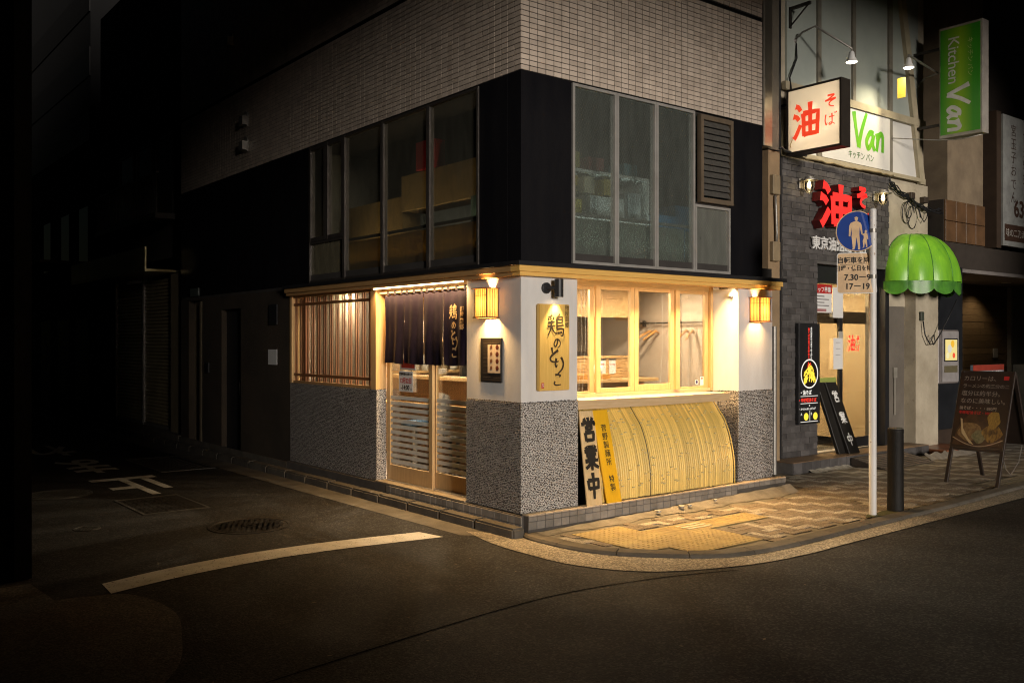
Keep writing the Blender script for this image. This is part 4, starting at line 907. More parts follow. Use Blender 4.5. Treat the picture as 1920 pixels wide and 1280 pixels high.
# downlights
for x, y, e, lb in ((1.05, .80, 15, 'ceiling downlight nearest the corner pier'), (2.2, .85, 15, 'ceiling downlight over the middle of the window seats'), (2.95, .9, 11, 'ceiling downlight near the right inner wall'), (.75, 1.7, 26, 'ceiling downlight just inside the sliding door'), (.8, 2.9, 30, 'ceiling downlight behind the lattice near the door'), (.28, 4.1, 62, 'ceiling downlight over the lattice niche'), (2.2, 2.2, 1.6, 'downlight on the kitchen ceiling behind the hatch'), (2.1, 4.3, 26, 'kitchen ceiling lamp over the back shelf')):
    t = thing('downlight', lb, 'ceiling lamp', (x, y, 2.41)); mk('ring', B().lathe((x, y, 2.40), [(.055, .0), (.055, .014), (.04, .014), (.04, 0)], 20), M_white, t); mk('lens', B().lathe((x, y, 2.406), [(.039, 0), (.039, .006)], 16), emis('downlight_lens', (1, .82, .55), 18), t)
    L_ = bpy.data.lights.new('downlight_beam', 'AREA'); L_.shape = 'DISK'; L_.size = .08; L_.energy = e * 5.2; L_.color = (1, .82, .57); reg(bpy.data.objects.new('downlight_beam', L_), t, (x, y, 2.398))

# ---------------------------------------------------------------- noodle shop next door
M_brick = mat('grey_brick', (.105, .098, .096), .62, (.055, .050, .050), 5, rnd=.30, bump=.25, bs=40)
M_brickj = mat('grey_brick_far', (.105, .098, .096), .62, (.055, .050, .050), 5, isl=.30, bump=.25, bs=40)
M_bjoint = mat('brick_joint', (.13, .12, .115), .9, (.085, .08, .075), 6)
M_cream = mat('cream_render', (.52, .46, .35), .85, (.36, .31, .23), 2.2, bump=.3, bs=25, speck=((.36, .31, .23), 14, .70))
M_panel = mat('white_panel', (.70, .69, .66), .45, (.62, .61, .58), 1.5)
M_fram = mat('cream_frame', (.46, .40, .28), .6, (.36, .31, .21), 5)
nb = thing('noodle_shop_building', 'neighbouring shop building with grey brick front and white upper panels', 'building', (7.2, 1.0, 0))
def npart(name, b, m, **k): return mk(name, b, m, nb, **k)
YB = 1.0
npart('brick_backing', B().box(5.40, 6.226, YB + .012, 1.4, .14, 4.285).box(6.226, 8.14, YB + .012, 1.25, 2.86, 4.285), M_bjoint)
BR = []
for j in range(48):
    z = .15 + j * .086
    if z + .08 > 4.285: break
    i = 0
    while i < 16:
        x0 = 5.402 + i * .21 - (.105 if j % 2 else 0); x1 = x0 + .202; i += 1
        x0 = max(x0, 5.402); x1 = min(x1, 8.138)
        if z < 2.855:
            x1 = min(x1, 6.224)
        if x1 - x0 < .03: continue
        BR.append((dist((x0, YB, z)), x0, x1, z))
BR.sort(); fb = B(); cache = {}
for k, (d_, x0, x1, z) in enumerate(BR):
    if k < 300:
        ww = round(x1 - x0, 3)
        if ww not in cache: cache[ww] = B().box(-ww / 2, ww / 2, 0, .03, 0, .079).mesh('brick', M_brick, bevel=.004)
        inst('brick', cache[ww], nb, ((x0 + x1) / 2, YB + R.uniform(-.006, .004), z), (R.uniform(-.01, .01), 0, R.uniform(-.008, .008)))
    else: fb.box(x0, x1, YB + R.uniform(-.006, .004), YB + .03, z, z + .079)
if fb.v: npart('far_brick_field', fb, M_brickj, kind='stuff')
npart('upper_wall', B().box(5.43, 9.42, 1.12, 1.4, 4.29, 9).box(8.14, 9.42, 1.05, 1.4, 2.3, 4.29).box(5.42, 9.4, 1.4, 6, 3.1, 9), M_cream)
npart('grey_recess_wall', B().box(8.14, 8.70, 1.06, 1.4, .0, 2.3), mat('grey_render', (.17, .15, .125), .85, (.12, .105, .088), 2, bump=.2))
npart('door_frame', B().box(8.03, 8.14, 1.0, 1.2, .15, 2.86).box(6.23, 8.03, 1.14, 1.2, 2.60, 2.86), M_blk)
npart('corner_column', B().box(8.70, 9.40, .86, 1.2, 0, 2.9), M_cream, bevel=.01)
npart('service_column', B().box(4.97, 5.22, .92, 1.4, 0, 4.30), mat('brown_column', (.34, .24, .14), .85, (.24, .165, .095), 3, bump=.6, bs=50))
npart('black_reveal', B().box(5.225, 5.395, 1.02, 1.4, 0, 9), M_blk)
npart('metal_duct', B().box(4.80, 4.985, .86, 1.3, 4.32, 9), mat('duct_steel', (.42, .38, .31), .28, (.32, .28, .22), 2, metal=.85), bevel=.01)
npart('metal_panel', B().box(4.99, 5.22, .93, 1.3, 4.32, 9), mat('panel_grey', (.16, .14, .11), .55, (.09, .08, .065), 2.5))
for z in (3.84, 2.95): npart('junction_box', B().box(5.0, 5.16, .86, .92, z - .13, z + .13), mat('box_tan', (.30, .23, .14), .6), bevel=.008)
npart('conduit', B().tube([(5.08, .89, 3.70), (5.08, .88, 3.55), (5.10, .88, 3.2), (5.10, .89, 3.06)], .018, 8), M_steel, smooth=True)
npart('rain_pipe', B().cyl((4.93, .80, 0), (4.93, .80, 1.95), .035, 12), M_steel, smooth=True, ang=40)
# white upper panels in a cream frame
for x0, x1 in ((5.62, 6.32), (6.40, 7.22), (7.30, 8.24), (8.34, 9.18)):
    for z0, z1 in ((4.40, 5.22), (5.34, 8.6)):
        p_ = npart('white_panel' if z0 < 5 else 'pale_pane', B().box(x0, x1, 1.085, 1.118, z0, z1), M_panel if z0 < 5 else mat('pale_pane', (.44, .48, .44), .22, (.36, .40, .37), 1.2))
npart('panel_frame', B().box(6.32, 6.40, 1.05, 1.119, 4.36, 8.7).box(8.24, 8.34, 1.05, 1.119, 4.36, 8.7).box(7.22, 7.30, 1.05, 1.119, 4.36, 8.7), mat('frame_grey', (.22, .20, .16), .6))
npart('panel_rail', B().box(5.5, 9.3, 1.02, 1.084, 5.225, 5.335).box(5.5, 9.3, 1.02, 1.084, 4.33, 4.39), M_fram)
npart('slanted_brace', B().prism([(0, 0), (.16, 0), (-.55, 3.3), (-.70, 3.3)], FR(9.15, 1.085, 4.30), .06), M_fram)
npart('bracket_arm', B().box(5.66, 5.70, .75, 1.1, 6.35, 6.39).box(5.66, 5.70, 1.06, 1.1, 6.1, 6.39).tube([(5.68, 1.08, 6.12), (5.68, .78, 6.36)], .012, 6), M_iron)
vs1 = thing('van_panel_sign', 'white upper panel with green painted lettering above the grey brick front', 'sign', (7.4, 1.08, 4.4))
mk('sheet', B().box(6.405, 8.235, 1.04, 1.049, 4.405, 5.215), M_panel, vs1)
M_grn = mat('green_print', (.10, .42, .02), .5, (.22, .55, .03), 1.5)
for ch, x0, w_, h_ in (('V', 7.20, .40, .52), ('a', 7.53, .27, .31), ('n', 7.82, .27, .33)): brush('lettering', G[ch], M_grn, vs1, FR(x0, 1.038, 4.66), w_, h_, .085, taper=.8)
txt('small_lettering', 'キッチン バン', mat('green_ink', (.05, .16, .02), .6), vs1, FR(7.42, 1.038, 4.53), .125, sx=.9)
# projecting box sign (lit from inside)
bx_ = thing('projecting_box_sign', 'square lit box sign with red brush lettering projecting over the sidewalk', 'sign', (5.45, .5, 4.27))
X0, X1, Y0, Y1, Z0, Z1 = 5.38, 5.57, .09, .92, 4.275, 5.155; f = .028
mk('casing', B().box(X0 + .01, X1, Y0, Y0 + .012, Z0, Z1).box(X0 + .01, X1, Y1 - .012, Y1, Z0, Z1).box(X0 + .01, X1, Y0 + .012, Y1 - .012, Z0, Z0 + .012).box(X0 + .01, X1, Y0 + .012, Y1 - .012, Z1 - .012, Z1).box(X1, X1 + .01, Y0, Y1, Z0, Z1), mat('sign_casing', (.035, .028, .022), .5), bx_)
mk('trim', B().box(X0 - .01, X0 + .009, Y0, Y0 + f, Z0, Z1).box(X0 - .01, X0 + .009, Y1 - f, Y1, Z0, Z1).box(X0 - .01, X0 + .009, Y0 + f, Y1 - f, Z0, Z0 + f).box(X0 - .01, X0 + .009, Y0 + f, Y1 - f, Z1 - f, Z1), mat('sign_casing', (.03, .03, .03)), bx_)
mk('acrylic_face', B().box(X0, X0 + .004, Y0 + f, Y1 - f, Z0 + f, Z1 - f), paper('acrylic_white', (.90, .86, .78), .6), bx_)
M_rl = mat('red_film', (.90, .07, .02), .4, (.84, .05, .02), 3, emit=.8)
brush('lettering', G['油'], M_rl, bx_, FL(X0 - .0015, .82, 4.46), .43, .46, .062, taper=.9)
brush('lettering', G['そ'], M_rl, bx_, FL(X0 - .0015, .345, 4.80), .19, .16, .022)
brush('lettering', G['ば'], M_rl, bx_, FL(X0 - .0015, .345, 4.56), .19, .17, .016)
for (yy, zz, e) in ((.70, 4.46, 1.6), (.58, 4.50, 1.5), (.45, 4.52, 1.5), (.32, 4.53, 1.6), (.19, 4.58, 1.6), (.16, 4.75, 1.0), (.5, 4.85, 1.2), (.3, 4.95, 1.0)): point('tube_light', bx_, (X0 + .04, yy, zz), e * 32, (1, .90, .72), .02)
mk('wall_bracket', B().box(X0 + .06, X1 - .04, Y1, 1.13, Z1 - .2, Z1 - .16).box(X0 + .06, X1 - .04, Y1, 1.02, Z0 + .1, Z0 + .14), M_iron, bx_)
# lit red letters
rl = thing('red_channel_letters', 'big red glowing three-dimensional letters on the grey brick front', 'sign', (6.7, .9, 3.3))
M_rem = mat('red_acrylic', (.90, .035, .03), .25, (.80, .03, .025), 2, emit=.75); M_rsd = mat('red_return', (.12, .008, .008), .4)
def chan(g, x0, z0, w_, h_, th, d):
    brush('letter_return', G[g], M_rsd, rl, FR(x0, YB - .012, z0), w_, h_, th, d=d, taper=1.0, step=0)
    brush('letter_face', G[g], M_rem, rl, FR(x0, YB - .012 - d - .001, z0), w_, h_, th, taper=1.0, step=.0012)
chan('油', 6.06, 3.38, .84, .60, .106, .13); chan('そ', 6.98, 3.72, .32, .28, .05, .13); chan('ば', 6.98, 3.36, .32, .28, .048, .13)
wl = thing('white_name_letters', 'row of small white raised characters under the red letters', 'sign', (6.7, .95, 3.1))
txt('lettering', '東京油組総本店', M_white, wl, FR(6.72, YB - .03, 3.13), .20, bold=.02, ext=.012)
# bulkhead lamps
def bulkhead(x, z, label):
    t = thing('bulkhead_lamp', label, 'wall lamp', (x, YB, z)); c = (x, YB - .14, z)
    mk('wall_plate', B().box(x - .06, x + .06, YB - .03, YB - .008, z - .05, z + .09), M_steel, t, bevel=.005); mk('arm', B().cyl((x, YB - .02, z + .07), (x, YB - .14, z + .07), .02, 10), M_steel, t)
    mk('cap', B().lathe(c, [(.03, .11), (.06, .10), (.065, .07), (.13, .055), (.13, .048), (.06, .045)], 20), M_steel, t, smooth=True, ang=35)
    mk('glass_jar', B().lathe(c, [(.055, .045), (.06, -.05), (.045, -.10), (.015, -.12)], 16), glass('jar_glass', (.95, .92, .85), 1.2), t, smooth=True)
    cg = B()
    for k in range(4):
        a = k * math.pi / 2 + .4; cg.tube([(c[0] + .064 * math.cos(a), c[1] + .064 * math.sin(a), c[2] + .045), (c[0] + .068 * math.cos(a), c[1] + .068 * math.sin(a), c[2] - .05), (c[0] + .02 * math.cos(a), c[1] + .02 * math.sin(a), c[2] - .128)], .004, 5)
    mk('cage', cg, M_steel, t, kind='stuff')
    mk('bulb', B().lathe(c, [(.012, .04), (.024, .0), (.026, -.03), (.012, -.055)], 12), emis('bulb_glow2', (1, .75, .38), 16), t, smooth=True)
    point('bulb_light', t, (x, YB - .14, z - .01), 3.0, (1, .75, .42), .025)
bulkhead(5.81, 3.92, 'caged glass bulkhead lamp on the brick left of the red letters'); bulkhead(7.72, 3.93, 'caged glass bulkhead lamp on the brick right of the red letters')
# long-arm floodlights
def flood(p0, p1, label, e, aim, hm):
    t = thing('sign_floodlight', label, 'floodlight', p0); p0, p1 = V(p0), V(p1)
    mk('wall_mount', B().lathe(p0, [(.04, 0), (.04, -.03), (.02, -.05)], 12, 'Y'), M_steel, t)
    md_ = p0 + V((0, -.35, .12)); mk('arm', B().tube([p0, p0 + V((0, -.15, .09)), md_, p1 + V((0, 0, .14)), p1 + V((0, 0, .10))], .016, 8), M_steel, t, smooth=True)
    mk('head', B().lathe(p1, [(.02, .10), (.035, .08), (.045, .02), (.085, -.05), (.08, -.05)], 16), M_white, t, smooth=True)
    mk('lens', B().lathe(p1, [(.078, -.048), (.06, -.06)], 16), emis('flood_lens', (1, .88, .66), 10 if e > 5 else 1.5), t)
    if e: point('flood_beam', t, p1 + V((0, .0, -.075)), e, (1, .83, .55), .05, 112, aim, 1.0)
flood((5.82, 1.12, 5.96), (6.28, .50, 5.66), 'white floodlight on a long arm left of the painted white panels', 110, (.35, .55, -1), 0)
flood((9.2, 1.12, 5.92), (7.80, .50, 5.86), 'white floodlight on a long arm right of the painted white panels', 110, (-.15, .5, -1), 0)
tag(mk('yellow_tag', B().box(7.845, 7.855, .58, .70, 5.40, 5.70), mat('yellow_tag', (.60, .45, .06), .5)), 'yellow tag hanging under the right floodlight', 'tag')
# doorway
npart('shop_room', B().box(6.24, 8.6, 3.0, 3.1, .15, 2.9).box(8.5, 8.6, 1.42, 3.0, .15, 2.9).box(6.15, 6.24, 1.42, 3.0, .15, 2.9), mat('room_tan', (.70, .55, .35), .8, (.60, .46, .28), 1.5))
npart('shop_ceiling', B().box(6.15, 8.6, 1.2, 3.1, 2.9, 2.96), M_white)
dl = npart('glass_door', B().box(6.232, 6.28, 1.15, 1.19, .15, 2.60).box(7.02, 7.10, 1.15, 1.19, .15, 2.60).box(7.94, 8.03, 1.15, 1.19, .15, 2.60).box(7.10, 7.94, 1.152, 1.188, .15, .30), M_blk)
for x0, x1 in ((6.28, 7.02), (7.10, 7.94)): mk('pane', B().box(x0, x1, 1.168, 1.172, .30 if x0 > 7 else .16, 2.60), M_cl2, dl)
mk('sill_glazing_mark', B().box(6.45, 6.95, 1.163, 1.165, 1.02, 1.22), mat('green_film', (.35, .42, .10), .5), dl); mk('door_sticker', B().lathe((6.42, 1.163, 1.24), [(.075, 0), (.075, -.001)], 18, 'Y'), mat('pale_sticker', (.5, .48, .42), .5), dl)
mk('transom_board', B().box(6.28, 7.94, 1.26, 1.30, 2.02, 2.20), mat('rough_board', (.25, .17, .09), .8, (.12, .08, .04), 5, stretch=(1, 8, 8), bump=.5, bs=20), dl)
tl = thing('shop_lamp', 'warm ceiling lamp inside the noodle shop doorway', 'ceiling lamp', (7.1, 2.0, 2.89)); mk('diffuser', B().box(6.8, 7.4, 1.8, 2.2, 2.86, 2.899), M_white, tl); area('lamp_light', tl, (7.1, 2.0, 2.85), .6, .4, 240, (1, .80, .50), (0, .01, -1))
brush('door_brush_lettering', G['油'], M_rem, dl, FR(7.26, 1.158, 1.60), .20, .24, .028); brush('door_brush_lettering', G['そ'], M_rem, dl, FR(7.48, 1.158, 1.73), .09, .10, .014); brush('door_brush_lettering', G['ば'], M_rem, dl, FR(7.48, 1.158, 1.60), .09, .10, .012)
ps = thing('recruiting_poster', 'red and white recruiting poster at the top of the glass door', 'poster', (6.6, 1.15, 2.2))
mk('sheet', B().box(6.30, 6.80, 1.142, 1.148, 2.17, 2.58), M_white, ps); mk('header', B().box(6.30, 6.80, 1.138, 1.141, 2.45, 2.58), M_red, ps); txt('lettering', 'スタッフ募集', M_white, ps, FR(6.52, 1.137, 2.50), .085, bold=.02)
for k in range(4): mk('print_line', B().box(6.33, 6.33 + .28 + .12 * (k % 2), 1.1395, 1.1415, 2.40 - k * .045, 2.415 - k * .045), mat('grey_print', (.25, .23, .24), .6), ps)
mk('phone_band', B().box(6.32, 6.66, 1.1395, 1.1415, 2.185, 2.225), mat('pink_print', (.45, .20, .2), .6), ps)
tag(mk('door_flyer', B().box(6.83, 7.10, 1.142, 1.146, 2.10, 2.55), M_white), 'plain white flyer beside the recruiting poster', 'flyer')
t = thing('opening_hours_sheet', 'white opening-hours sheet hanging on the glass door', 'notice', (6.95, 1.14, 1.35)); mk('sheet', B().box(6.84, 7.09, 1.138, 1.142, 1.34, 1.80), M_white, t); mk('holder', B().box(6.97, 7.09, 1.136, 1.144, 1.80, 1.90), mat('pale_sticker', (.5, .5, .5)), t)
for k in range(3): mk('print_line', B().box(6.90, 7.02, 1.1365, 1.138, 1.73 - k * .09, 1.737 - k * .09), mat('grey_print', (.25, .25, .25)), t)
tag(mk('door_keypad', B().box(6.30, 6.37, 1.128, 1.15, .52, .72), M_kd, bevel=.004), 'small brass-dark keypad low on the door edge', 'keypad')
# tall lit menu box on the brick pier
ml = thing('menu_light_box', 'tall black lit menu box with noodle bowl picture on the brick pier', 'menu sign', (5.93, .95, .60))
mk('case', B().box(5.685, 6.185, .935, .995, .60, 2.005), M_blk, ml, bevel=.004)
e_w, e_r, e_y = emis('lit_white', (1, .95, .85), 1.0), emis('lit_red', (1, .05, .03), 1.0), emis('lit_yellow', (1, .72, .06), 1.3)
FB = lambda x, z: FR(x, .9345, z)
txt('lit_lettering', '北海道産の小麦で仕上げた', e_w, ml, FB(5.975, 1.72), .040, vert=True, line=.95, bold=.01); txt('lit_lettering', '油そばの旨さを味わえ', e_r, ml, FB(5.915, 1.72), .046, vert=True, line=.95, bold=.02)
mk('bowl_ring', B().lathe((5.93, .934, 1.30), [(.205, 0), (.205, -.002), (.188, -.002), (.188, 0)], 32, 'Y'), e_w, ml); mk('bowl_ground', B().lathe((5.93, .9345, 1.30), [(.186, 0), (.186, -.001)], 32, 'Y'), mat('bowl_black', (.02, .012, .01), .4), ml)
b = B()
for k in range(60):
    a = R.uniform(-.14, .14); h = R.uniform(-.10, .08) - abs(a) * .4; b.tube([(5.93 + a, .932, 1.29 + h), (5.93 + a * .8 + R.uniform(-.04, .04), .9305, 1.29 + h + .04), (5.93 + a * .5, .932, 1.29 + h + .07)], .006, 4, False)
mk('noodle_picture', b, e_y, ml, kind='stuff'); mk('chilli_picture', B().prism([(-.05, 0), (.05, 0), (.02, .07), (-.01, .04), (-.03, .08)], FB(5.93, 1.39), .003), e_r, ml)
txt('lit_lettering', '・油そば', e_w, ml, FB(5.84, 1.035), .07, bold=.02); txt('lit_lettering', '・辛味噌油そば', e_r, ml, FB(5.88, .93), .062, bold=.02); txt('lit_lettering', '×', e_w, ml, FB(5.93, .855), .06); txt('lit_lettering', '・スペシャルトッピング', e_w, ml, FB(5.88, .81), .036, bold=.02)
for x in (5.84, 6.06): mk('topping_picture', B().lathe((x + .01, .934, .705), [(.052, 0), (.052, -.002), (.02, -.004)], 16, 'Y'), e_y, ml)
mk('divider', B().box(5.935, 5.94, .932, .9345, .64, .79), e_w, ml); txt('lit_lettering', 'A', e_w, ml, FB(5.74, .74), .05); txt('lit_lettering', 'B', e_w, ml, FB(5.975, .74), .05)
for z in (.985, .885, .63): mk('print_line', B().box(5.72, 6.13, .932, .9345, z, z + .008), e_w, ml)
# step, ramp
st_ = mk('entrance_step', B().box(5.12, 8.66, .645, 1.42, -.02, .136), M_bjoint, nb)
for k in range(17):
    x = 5.125 + k * .208; mk('step_tile', B().box(x, x + .200, .632, .645, .0, .138), M_brick, nb, bevel=.003)
for k in range(12): mk('tread_tile', B().box(5.12 + k * .296, 5.41 + k * .296, .64, 1.0, .137, .150), mat('brown_tread', (.20, .13, .08), .5, (.14, .09, .055), 4, rnd=.1), nb, bevel=.002)
npart('red_brown_paving', B().box(8.66, 9.6, .35, 1.05, -.01, .085), mat('red_tile', (.26, .10, .05), .35, (.18, .07, .035), 4))
npart('mortar_ridge', B().grid(lambda u, v_: V((7.95 + 1.7 * u, .34 - .12 * v_ + .02 * math.sin(u * 17), .082 * (1 - v_) + .018 * math.sin(u * 40) * (1 - v_) - .002)), 40, 4), mat('ridge_mortar', (.24, .21, .17), .9, (.14, .12, .1), 9, bump=.8, bs=30), smooth=True)
npart('white_mortar_spill', B().grid(lambda u, v_: V((5.45 + .95 * u, .63 - (.10 + .03 * math.sin(u * 11) + .015 * math.sin(u * 27)) * v_, .03 * (1 - v_) ** 1.5 + .004 * math.sin(u * 30 + v_ * 8) * (1 - v_) + .001)), 40, 6), mat('lime_mortar', (.42, .39, .33), .9, (.20, .18, .15), 14, bump=.8, bs=40), smooth=True)
rp = thing('door_ramp', 'brown ribbed wedge ramp in front of the noodle shop step', 'ramp', (7.2, .35, 0))
mk('wedge', B().prism([(0, 0), (.52, 0), (.52, .115)], frame((6.45, .09, .003), (0, 1, 0), (0, 0, 1)), 1.35), mat('ramp_rubber', (.06, .045, .035), .8), rp)
for k in range(9):
    y = .115 + k * .055; z = .003 + .115 * (y - .09) / .52; mk('rib', B().box(6.46, 7.79, y, y + .030, z, z + .010), mat('ramp_rib', (.13, .10, .075), .7), rp)
# black leaning boards
for k, (x0, lb) in enumerate(((6.46, 'rear one of two black leaning boards, turned edge-on, in the noodle shop doorway'), (6.62, 'black leaning board with white brush lettering in the noodle shop doorway'))):
    t, M, W, Lh = lean('black_open_board', lb, 'sign', x0, x0 + .27, 1.16, .74 if k else .80, 1.06 if k else 1.09, .05, mat('black_board', (.018, .016, .014), .45), x_sh=.11, z0=.152)
    if k:
        for ch, v0 in (('営', .76), ('業', .44), ('中', .12)): brush('brush_lettering', G[ch], M_white, t, M @ Matrix.Translation((.06, v0, .001)), .15, .17, .022, taper=.7)
# cables
def cable(name, pts, r, label, m=M_blk): return tag(mk(name, B().tube([V(p) for p in pts], r, 6), m, smooth=True), label, 'cable')
def wav(p0, p1, n, amp, sag=0): return [V(p0).lerp(V(p1), i / n) + V((R.uniform(-amp, amp), R.uniform(-amp, amp), R.uniform(-amp, amp) - sag * math.sin(math.pi * i / n))) for i in range(n + 1)]
cable('ledge_cable', wav((5.9, .97, 4.31), (8.2, .97, 4.32), 24, .012, .01), .013, 'dusty cable lying along the top of the grey brick front', mat('cable_tan', (.24, .18, .09), .7))
cable('ledge_cable', wav((5.0, .78, 4.32), (5.9, .95, 4.32), 8, .02, .03), .018, 'knot of cables under the projecting box sign', M_blk)
cable('sign_cable', [(5.83, 1.08, 5.92), (5.80, 1.05, 5.7), (5.62, 1.04, 5.4), (5.58, .98, 5.16), (5.45, .93, 5.05)], .012, 'black cable running from the left floodlight down to the box sign')
cable('loose_wire', [(5.40, .9, 4.95), (5.42, .78, 4.8), (5.40, .80, 4.55), (5.37, .86, 4.4), (5.42, .84, 4.28)], .006, 'thin yellowish wire looping in front of the box sign', mat('wire_tan', (.5, .36, .14), .6))
cbd = thing('cable_bundle', 'tangle of black cables and loops on the cream wall right of the brick', 'cable', (8.8, 1.0, 4.0))
for k in range(6): mk('strand', B().tube(wav((8.12, 1.0, 4.30 - .02 * k), (8.75, 1.0, 4.02), 6, .03, .04) + wav((8.78, .99, 4.0), (9.75, .99, 3.86 + .02 * k), 8, .03, .06), .010, 6), M_blk, cbd, smooth=True)
for cx, cz, rr in ((8.72, 3.80, .15), (8.90, 3.74, .16), (8.80, 3.86, .12)): mk('loop', B().tube([(cx + rr * math.cos(a * .35), .985 + .004 * a, cz + rr * 1.15 * math.sin(a * .35)) for a in range(19)], .008, 6), M_blk, cbd, smooth=True)
mk('drop_loop', B().tube([(9.0, .99, 3.95), (9.08, .98, 3.75), (9.17, .98, 3.68), (9.26, .98, 3.76), (9.33, .99, 3.95)], .008, 6), M_blk, cbd, smooth=True)
for x, z in ((8.80, 4.06), (9.22, 4.03)): mk('splice_box', B().box(x - .06, x + .06, .96, 1.05, z - .04, z + .06), mat('splice', (.05, .035, .025), .6), cbd, bevel=.005)
# green awning
aw = thing('green_awning', 'glossy green dome awning with scalloped valance over a narrow doorway', 'awning', (8.95, 1.0, 2.45))
M_gaw = mat('green_vinyl', (.24, .58, .04), .36, (.15, .43, .03), 6, stretch=(1.5, 1.5, .35), coat=.0, bump=.35, bs=9, rvar=.1); cx, Wd, Dp, Hh, zb = 8.88, .84, .66, .78, 2.68; NS = 6
M_gaw2 = mat('green_vinyl_dirty', (.10, .33, .035), .4, (.05, .17, .03), 7, bump=.1, bs=20)
def aw_p(th, ph):          # th: 0..pi round the plan, ph: 0 rim .. 1 apex
    c = math.cos(ph * math.pi / 2) ** .75; return V((cx - Wd * math.cos(th) * c, YB + .03 - Dp * math.sin(th) * c - .0, zb + Hh * math.sin(ph * math.pi / 2)))
for k in range(NS):
    t0, t1 = math.pi * k / NS, math.pi * (k + 1) / NS
    g = B().grid(lambda u, v_: aw_p(t0 + (t1 - t0) * u, v_ * .985) + V((0, 0, .0)) - (aw_p((t0 + t1) / 2, 0) - V((cx, YB, zb))).normalized() * .045 * math.sin(u * math.pi) * (1 - v_) * -1, 8, 12)
    gore = mk('gore', g, M_gaw, aw, smooth=True)
    mk('seam', B().tube([aw_p(t0, v / 12) + V((0, -.002, 0)) for v in range(13)], .009, 5), M_gaw2, aw, smooth=True)
    def val(u, v_):
        p = aw_p(t0 + (t1 - t0) * u, 0); dr_ = (p - V((cx, YB, p.z))).normalized(); return p + dr_ * (.012 + .006 * math.sin(u * 9)) - V((0, 0, v_ * (.12 + .085 * math.sin(u * math.pi) ** .6)))
    mk('valance_scallop', B().grid(val, 10, 4), M_gaw2, aw, smooth=True)
mk('rim_rail', B().tube([aw_p(math.pi * i / 24, 0) for i in range(25)], .010, 6), M_gaw2, aw, smooth=True)
tag(mk('outlet_box', B().box(8.78, 8.88, .82, .86, 2.08, 2.22), mat('outlet_green', (.06, .07, .05), .6), bevel=.008), 'small dark outlet box on the column under the awning', 'outlet')
cable('hanging_wire', [(8.83, .82, 2.08), (8.86, .80, 1.85), (8.98, .78, 1.70), (9.10, .76, 1.72), (9.06, .76, 1.86), (8.98, .77, 1.80), (9.05, .76, 1.70), (9.2, .74, 1.85), (9.40, .70, 2.12), (9.52, .62, 2.42)], .010, 'loop of dark wire hanging below the green awning')
tag(mk('wall_socket', B().box(8.34, 8.44, 1.03, 1.06, 1.18, 1.34).cyl((8.38, 1.045, .6), (8.38, 1.045, 1.2), .016, 8), mat('socket_grey', (.3, .28, .24), .6)), 'grey socket with conduit on the recess wall behind the bollard', 'socket')
# black panel wall and ticket display
npart('black_side_panel', B().box(9.42, 10.42, .96, 1.2, 0, 3.0), mat('black_panel', (.012, .013, .016), .35, (.02, .022, .026), 3))
npart('kick_board', B().box(9.42, 10.40, .93, .96, .02, .30), mat('brown_kick', (.05, .032, .022), .6))
td = thing('ticket_display', 'grey wall display case with a lit yellow screen beside the awning', 'display case', (9.75, .9, 1.06))
mk('case', B().box(9.40, 10.08, .86, .958, 1.06, 1.94), mat('case_grey', (.28, .25, .24), .45, metal=.3), td, bevel=.01)
mk('bezel', B().box(9.50, 10.05, .845, .859, 1.09, 1.915), mat('bezel_grey', (.36, .34, .34), .4), td); mk('screen_frame', B().box(9.56, 10.0, .838, .8445, 1.42, 1.80), M_blk, td)
msc = emis('lit_screen', (1, .80, .30), .9); mk('screen', B().box(9.585, 9.975, .834, .8375, 1.44, 1.78), msc, td)
for x, z, r_, c in ((9.86, 1.52, .045, (1, .12, .05)), (9.72, 1.63, .07, (.8, .75, .6)), (9.82, 1.71, .06, (1, .55, .05)), (9.66, 1.52, .05, (1, .9, .5))): mk('screen_shape', B().lathe((x, .8335, z), [(r_, 0), (r_, -.001)], 14, 'Y'), emis('scr_%d' % int(z * 100 + x * 7), c, .9), td)
mk('slot_panel', B().box(9.56, 10.0, .840, .8445, 1.24, 1.35), mat('slot_olive', (.16, .14, .08), .5), td)
# green vertical sign
gs = thing('green_vertical_sign', 'tall green projecting sign with white lettering running downwards', 'sign', (9.05, .3, 4.95))
GX0, GX1, GY0, GY1, GZ0, GZ1 = 8.97, 9.17, -.04, .63, 4.93, 6.66
mk('casing', B().box(GX0 + .006, GX1, GY0, GY1, GZ0, GZ1), mat('sign_grey', (.34, .31, .28), .55), gs, bevel=.004)
mg = bpy.data.materials.new('green_gradient'); mg.use_nodes = True; n_, l_ = mg.node_tree.nodes, mg.node_tree.links; g_ = n_.new('ShaderNodeNewGeometry'); s_ = n_.new('ShaderNodeSeparateXYZ'); l_.new(g_.outputs['Position'], s_.inputs[0])
r_ = n_.new('ShaderNodeMapRange'); r_.inputs[1].default_value = GY1; r_.inputs[2].default_value = .1; l_.new(s_.outputs[1], r_.inputs[0])
c_ = n_.new('ShaderNodeValToRGB'); l_.new(r_.outputs[0], c_.inputs[0]); c_.color_ramp.elements[0].color = (.012, .22, .008, 1); c_.color_ramp.elements[1].color = (.03, .24, .01, 1); e = c_.color_ramp.elements.new(.62); e.color = (.22, .40, .01, 1)
l_.new(c_.outputs[0], n_['Principled BSDF'].inputs['Base Color']); n_['Principled BSDF'].inputs['Roughness'].default_value = .35
mk('face', B().box(GX0, GX0 + .005, GY0 + .035, GY1 - .02, GZ0 + .05, GZ1 - .04), mg, gs)
M_sl = mat('sign_white', (.62, .62, .62), .5)
def down(y, z): return frame((GX0 - .001, y, z), (0, 0, -1), (0, -1, 0))      # letters run downwards
